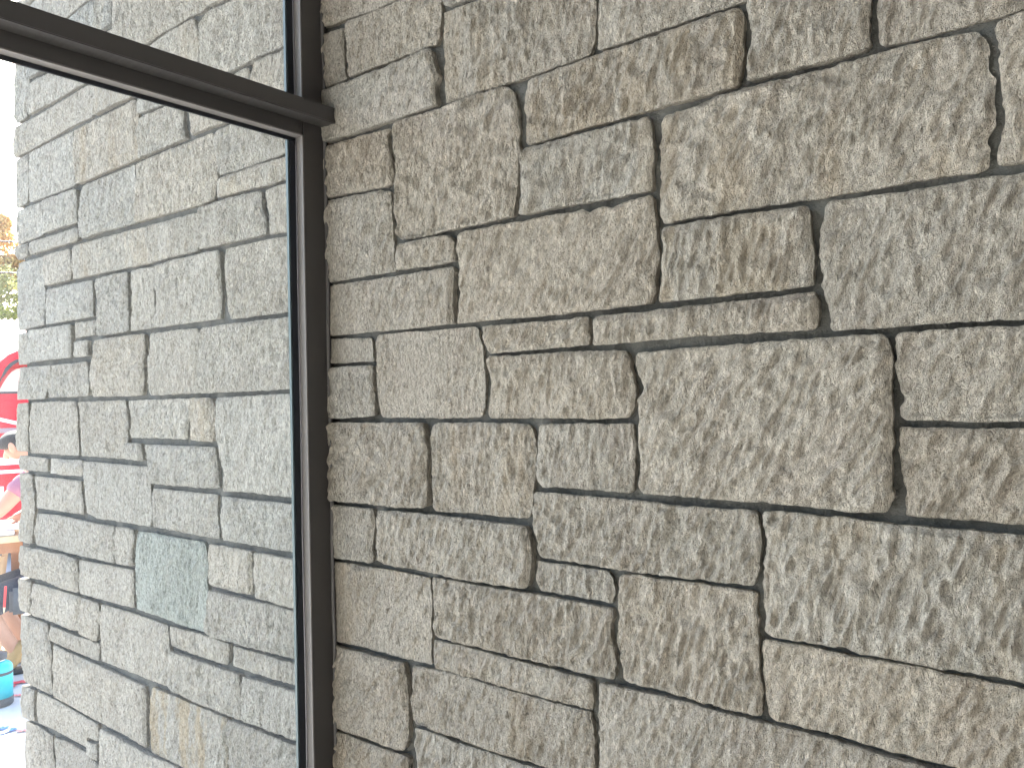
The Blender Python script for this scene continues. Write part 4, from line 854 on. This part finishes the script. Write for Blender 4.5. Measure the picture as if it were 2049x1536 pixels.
for cx in (-.80, 2.55):
    for yy in (.02, 1.66):
        MX = TM @ Matrix.Translation((cx, yy + .11, .37)) @ Matrix.Rotation(rad(90), 4, 'X')
        bm = bmesh.new(); lathe(bm, [(.20, -.10), (.34, -.11), (.37, -.08), (.37, .08), (.34, .11), (.20, .10)], 40)
        bmesh.ops.transform(bm, matrix=MX, verts=bm.verts); wh = at(truck, bobj('wheel', bm, M_sole, None, True))
        bm = bmesh.new(); lathe(bm, [(.0, -.06), (.06, -.06), (.08, -.09), (.19, -.085), (.205, -.10), (.205, .09), (0, .09)], 32)
        bmesh.ops.transform(bm, matrix=MX, verts=bm.verts)
        r_ = bobj('rim', bm, M_steel, None, True); r_.parent = wh; r_.matrix_parent_inverse = wh.matrix_world.inverted()

# ---------------------------------------------------------------- house with a tiled roof beyond the truck
HM = Matrix.Translation(Vector((0, -1.28, 0)) + DIR * 15.5) @ Matrix((PER, DIR, Vector((0, 0, 1)))).transposed().to_4x4()
house = empty('house', HM.translation)
tag(house, 'low house with a pinkish ribbed roof behind the red truck', 'house')
bm = bmesh.new(); box(bm, (-5, .5, 0), (4, 5.5, 2.45), HM); at(house, bobj('wall', bm, simple('cream_render', (.60, .54, .47), .9)))
bm = bmesh.new(); nxr = 360
rows = []
for (d_, z_) in ((0.1, 2.36), (3.0, 3.28), (5.9, 2.36)):
    rows.append([bm.verts.new(HM @ Vector((-5.3 + 9.6 * i / nxr, d_, z_ + .022 * math.sin(i * math.pi / 2)))) for i in range(nxr + 1)])
for a, b in zip(rows, rows[1:]):
    for i in range(nxr): bm.faces.new((a[i], a[i + 1], b[i + 1], b[i]))
r = bmesh.ops.extrude_face_region(bm, geom=bm.faces[:])
for v in [g for g in r['geom'] if isinstance(g, bmesh.types.BMVert)]: v.co.z -= .05
at(house, bobj('roof', bm, simple('faded_pink_tile', (.50, .34, .30), .85, 0, .15, 5)))
for o_ in (-3.6, -1.4, 1.2):
    bm = bmesh.new(); box(bm, (o_, .46, 1.0), (o_ + 1.0, .499, 2.0), HM, .004); wnd = at(house, bobj('window', bm, M_white))
    bm = bmesh.new(); box(bm, (o_ + .06, .45, 1.06), (o_ + .94, .459, 1.94), HM); q = bobj('pane', bm, simple('dark_house_glass', (.05, .07, .08), .08)); q.parent = wnd; q.matrix_parent_inverse = wnd.matrix_world.inverted()

# ---------------------------------------------------------------- hillside, shrubs, trees, wires
KM = Matrix.Translation(Vector((0, -1.28, 0))) @ Matrix((PER, DIR, Vector((0, 0, 1)))).transposed().to_4x4()
def hz(o_, d_):
    t = min(max((d_ - 20.8) / 7.5, 0), 1)
    return 3.9 * t * t * (3 - 2 * t) + max(d_ - 28, 0) * .02 - .05
bm = bmesh.new(); G = []
for j in range(40):
    d_ = 20.8 + (j * 1.2 if j < 8 else 9.6 + (j - 8) * 4)
    G.append([bm.verts.new(KM @ Vector((o_, d_, hz(o_, d_)))) for o_ in range(-90, 91, 5)])
for a, b in zip(G, G[1:]):
    for i in range(len(a) - 1): bm.faces.new((a[i], a[i + 1], b[i + 1], b[i]))
tag(bobj('hill', bm, simple('dry_hillside_soil', (.36, .30, .17), .95, 0, .3, .8), None, True), kind='structure')

def leafmat(name, a, b, c):
    g = N(name); v = g.coords()
    g.l(g.ramp(g.noise(v, 3.5, 4, .6), [(.35, a), (.5, b), (.65, c)]), g.b.inputs['Base Color'])
    g.b.inputs['Roughness'].default_value = .6
    tr = g.n('ShaderNodeBsdfTranslucent'); tr.inputs[0].default_value = (*[x * 1.3 for x in b], 1)
    mx = g.n('ShaderNodeMixShader'); mx.inputs[0].default_value = .35
    g.l(g.b.outputs[0], mx.inputs[1]); g.l(tr.outputs[0], mx.inputs[2]); g.l(mx.outputs[0], g.out.inputs[0]); return g.m
ML_or = leafmat('autumn_leaves', (.46, .24, .09), (.52, .34, .13), (.55, .45, .20))
ML_ye = leafmat('yellow_green_leaves', (.16, .19, .03), (.26, .28, .06), (.36, .34, .09))
ML_dr = leafmat('dry_shrub_leaves', (.15, .16, .06), (.24, .24, .09), (.34, .30, .14))
M_bark = simple('grey_brown_bark', (.16, .12, .09), .9, 0, .3, 8, .004)
def crown(centres, n, size, seed):
    r_ = np.random.default_rng(seed); P = []
    ci = r_.integers(0, len(centres), n)
    c = np.array([q[:3] for q in centres])[ci]; R_c = np.array([q[3] for q in centres])[ci]
    d = r_.normal(size=(n, 3)); d /= np.linalg.norm(d, axis=1)[:, None]
    d *= (R_c * r_.random(n) ** .45)[:, None] * np.array([1, 1, .8])
    p = c + d; a = r_.normal(size=(n, 3)); a /= np.linalg.norm(a, axis=1)[:, None]
    b = np.cross(a, r_.normal(size=(n, 3))); b /= np.linalg.norm(b, axis=1)[:, None]
    s = (size * r_.uniform(.6, 1.3, n))[:, None]
    V = np.stack([p - a * s, p - b * s * .5, p + a * s, p + b * s * .5], 1).reshape(-1, 3)
    me = bpy.data.meshes.new('crown'); me.from_pydata(V.tolist(), [], np.arange(4 * n).reshape(-1, 4).tolist()); return me
def tree(name, o_, d_, z0, h, R_c, mat, lab, cat, grp, seed, n=9000, leaf=.07):
    base = KM @ Vector((o_, d_, hz(o_, d_))); r_ = random.Random(seed)
    e = empty(name, base); tag(e, lab, cat, grp)
    bm = bmesh.new(); cs_ = []
    tr_h = h * .45
    tube(bm, [(0, 0, -.3), (.05, .02, tr_h * .5), (0, .05, tr_h), (.05, 0, h * .8)], [h * .035, h * .028, h * .02, h * .006])
    for k in range(9):
        a = k * 2.4 + r_.random(); zz_ = tr_h * (.6 + .06 * k); L = R_c * r_.uniform(.5, .95)
        end = (math.cos(a) * L, math.sin(a) * L, zz_ + L * r_.uniform(.4, .9))
        tube(bm, [(0, .02, zz_ * .8), (end[0] * .5, end[1] * .5, (zz_ + end[2]) / 2), end], [h * .012, h * .008, h * .002], 6)
        cs_.append((*end, R_c * r_.uniform(.28, .5)))
    cs_.append((0, 0, h * .82, R_c * .5)); cs_.append((.1, 0, h * .95, R_c * .3))
    t = bobj('trunk', bm, M_bark, e, True)
    link_mesh('crown', crown(cs_, n, leaf, seed), mat, e)
# shrubs: a short stem and a ragged crown each
def shrub(o_, d_, z0, R_c, mat, lab, seed):
    base = KM @ Vector((o_, d_, hz(o_, d_))); r_ = random.Random(seed)
    e = empty('shrub', base); tag(e, lab, 'shrub', 'shrubs on the dry hillside')
    bm = bmesh.new()
    for k in range(5): 
        a = k * 1.3; tube(bm, [(0, 0, -.2), (math.cos(a) * R_c * .4, math.sin(a) * R_c * .4, R_c * .7)], [.05, .015], 5)
    bobj('stem', bm, M_bark, e)
    cs_ = [(r_.uniform(-.7, .7) * R_c, r_.uniform(-.7, .7) * R_c, R_c * r_.uniform(.4, .95), R_c * r_.uniform(.3, .55)) for _ in range(8)]
    link_mesh('crown', crown(cs_, 3500, .06, seed), mat, e)
tree('autumn_tree', -.25, 29.0, 2.0, 3.5, 1.25, ML_or, 'orange-leaved autumn tree rising against the white sky left of the stone wall', 'tree', None, 5, 14000)
tree('tree', -6.5, 33.0, 2.6, 4.6, 2.0, ML_ye, 'yellow-green tree farther up the hillside', 'tree', None, 8)
shrub(-.15, 26.0, .5, 1.25, ML_ye, 'yellow-green shrub just below the orange tree', 1)
shrub(-.65, 23.0, .2, 1.6, ML_dr, 'dull green shrub nearest the ribbed roof', 2)
shrub(.75, 27.0, .9, 1.7, ML_dr, 'dull green shrub half hidden by the end of the stone wall', 3)
shrub(-2.9, 24.5, .4, 1.8, ML_dr, 'dull green shrub left of the yellow-green one', 4)
shrub(-3.2, 30.0, 1.9, 1.8, ML_ye, 'yellow-green shrub high on the slope', 6)
shrub(-.4, 35.0, 2.9, 1.8, ML_dr, 'dull green shrub behind the orange tree', 7)
# overhead wire on two posts
def pole(o_, d_, lab):
    e = KM @ Vector((o_, d_, 0)); bm = bmesh.new(); tube(bm, [(0, 0, 0), (0, 0, 7.2)], [.11, .08], 12)
    o = bobj('utility_pole', bm, M_bark); o.location = e; tag(o, lab, 'pole', 'poles of the overhead wire')
pole(-11, 20.5, 'bare utility pole carrying the wire on the left'); pole(12, 20.5, 'bare utility pole carrying the wire, behind the stone wall')
for zz_, lab in ((5.03, 'upper overhead wire crossing in front of the hillside'), (4.35, 'lower overhead wire crossing in front of the hillside')):
    bm = bmesh.new(); tube(bm, [KM @ Vector((-11 + 23 * i / 20, 20.42, zz_ + .6 * ((i / 10 - 1) ** 2) + .012 * i)) for i in range(21)], .016, 6)
    tag(bobj('overhead_wire', bm, M_blackr), lab, 'wire', 'overhead wires')
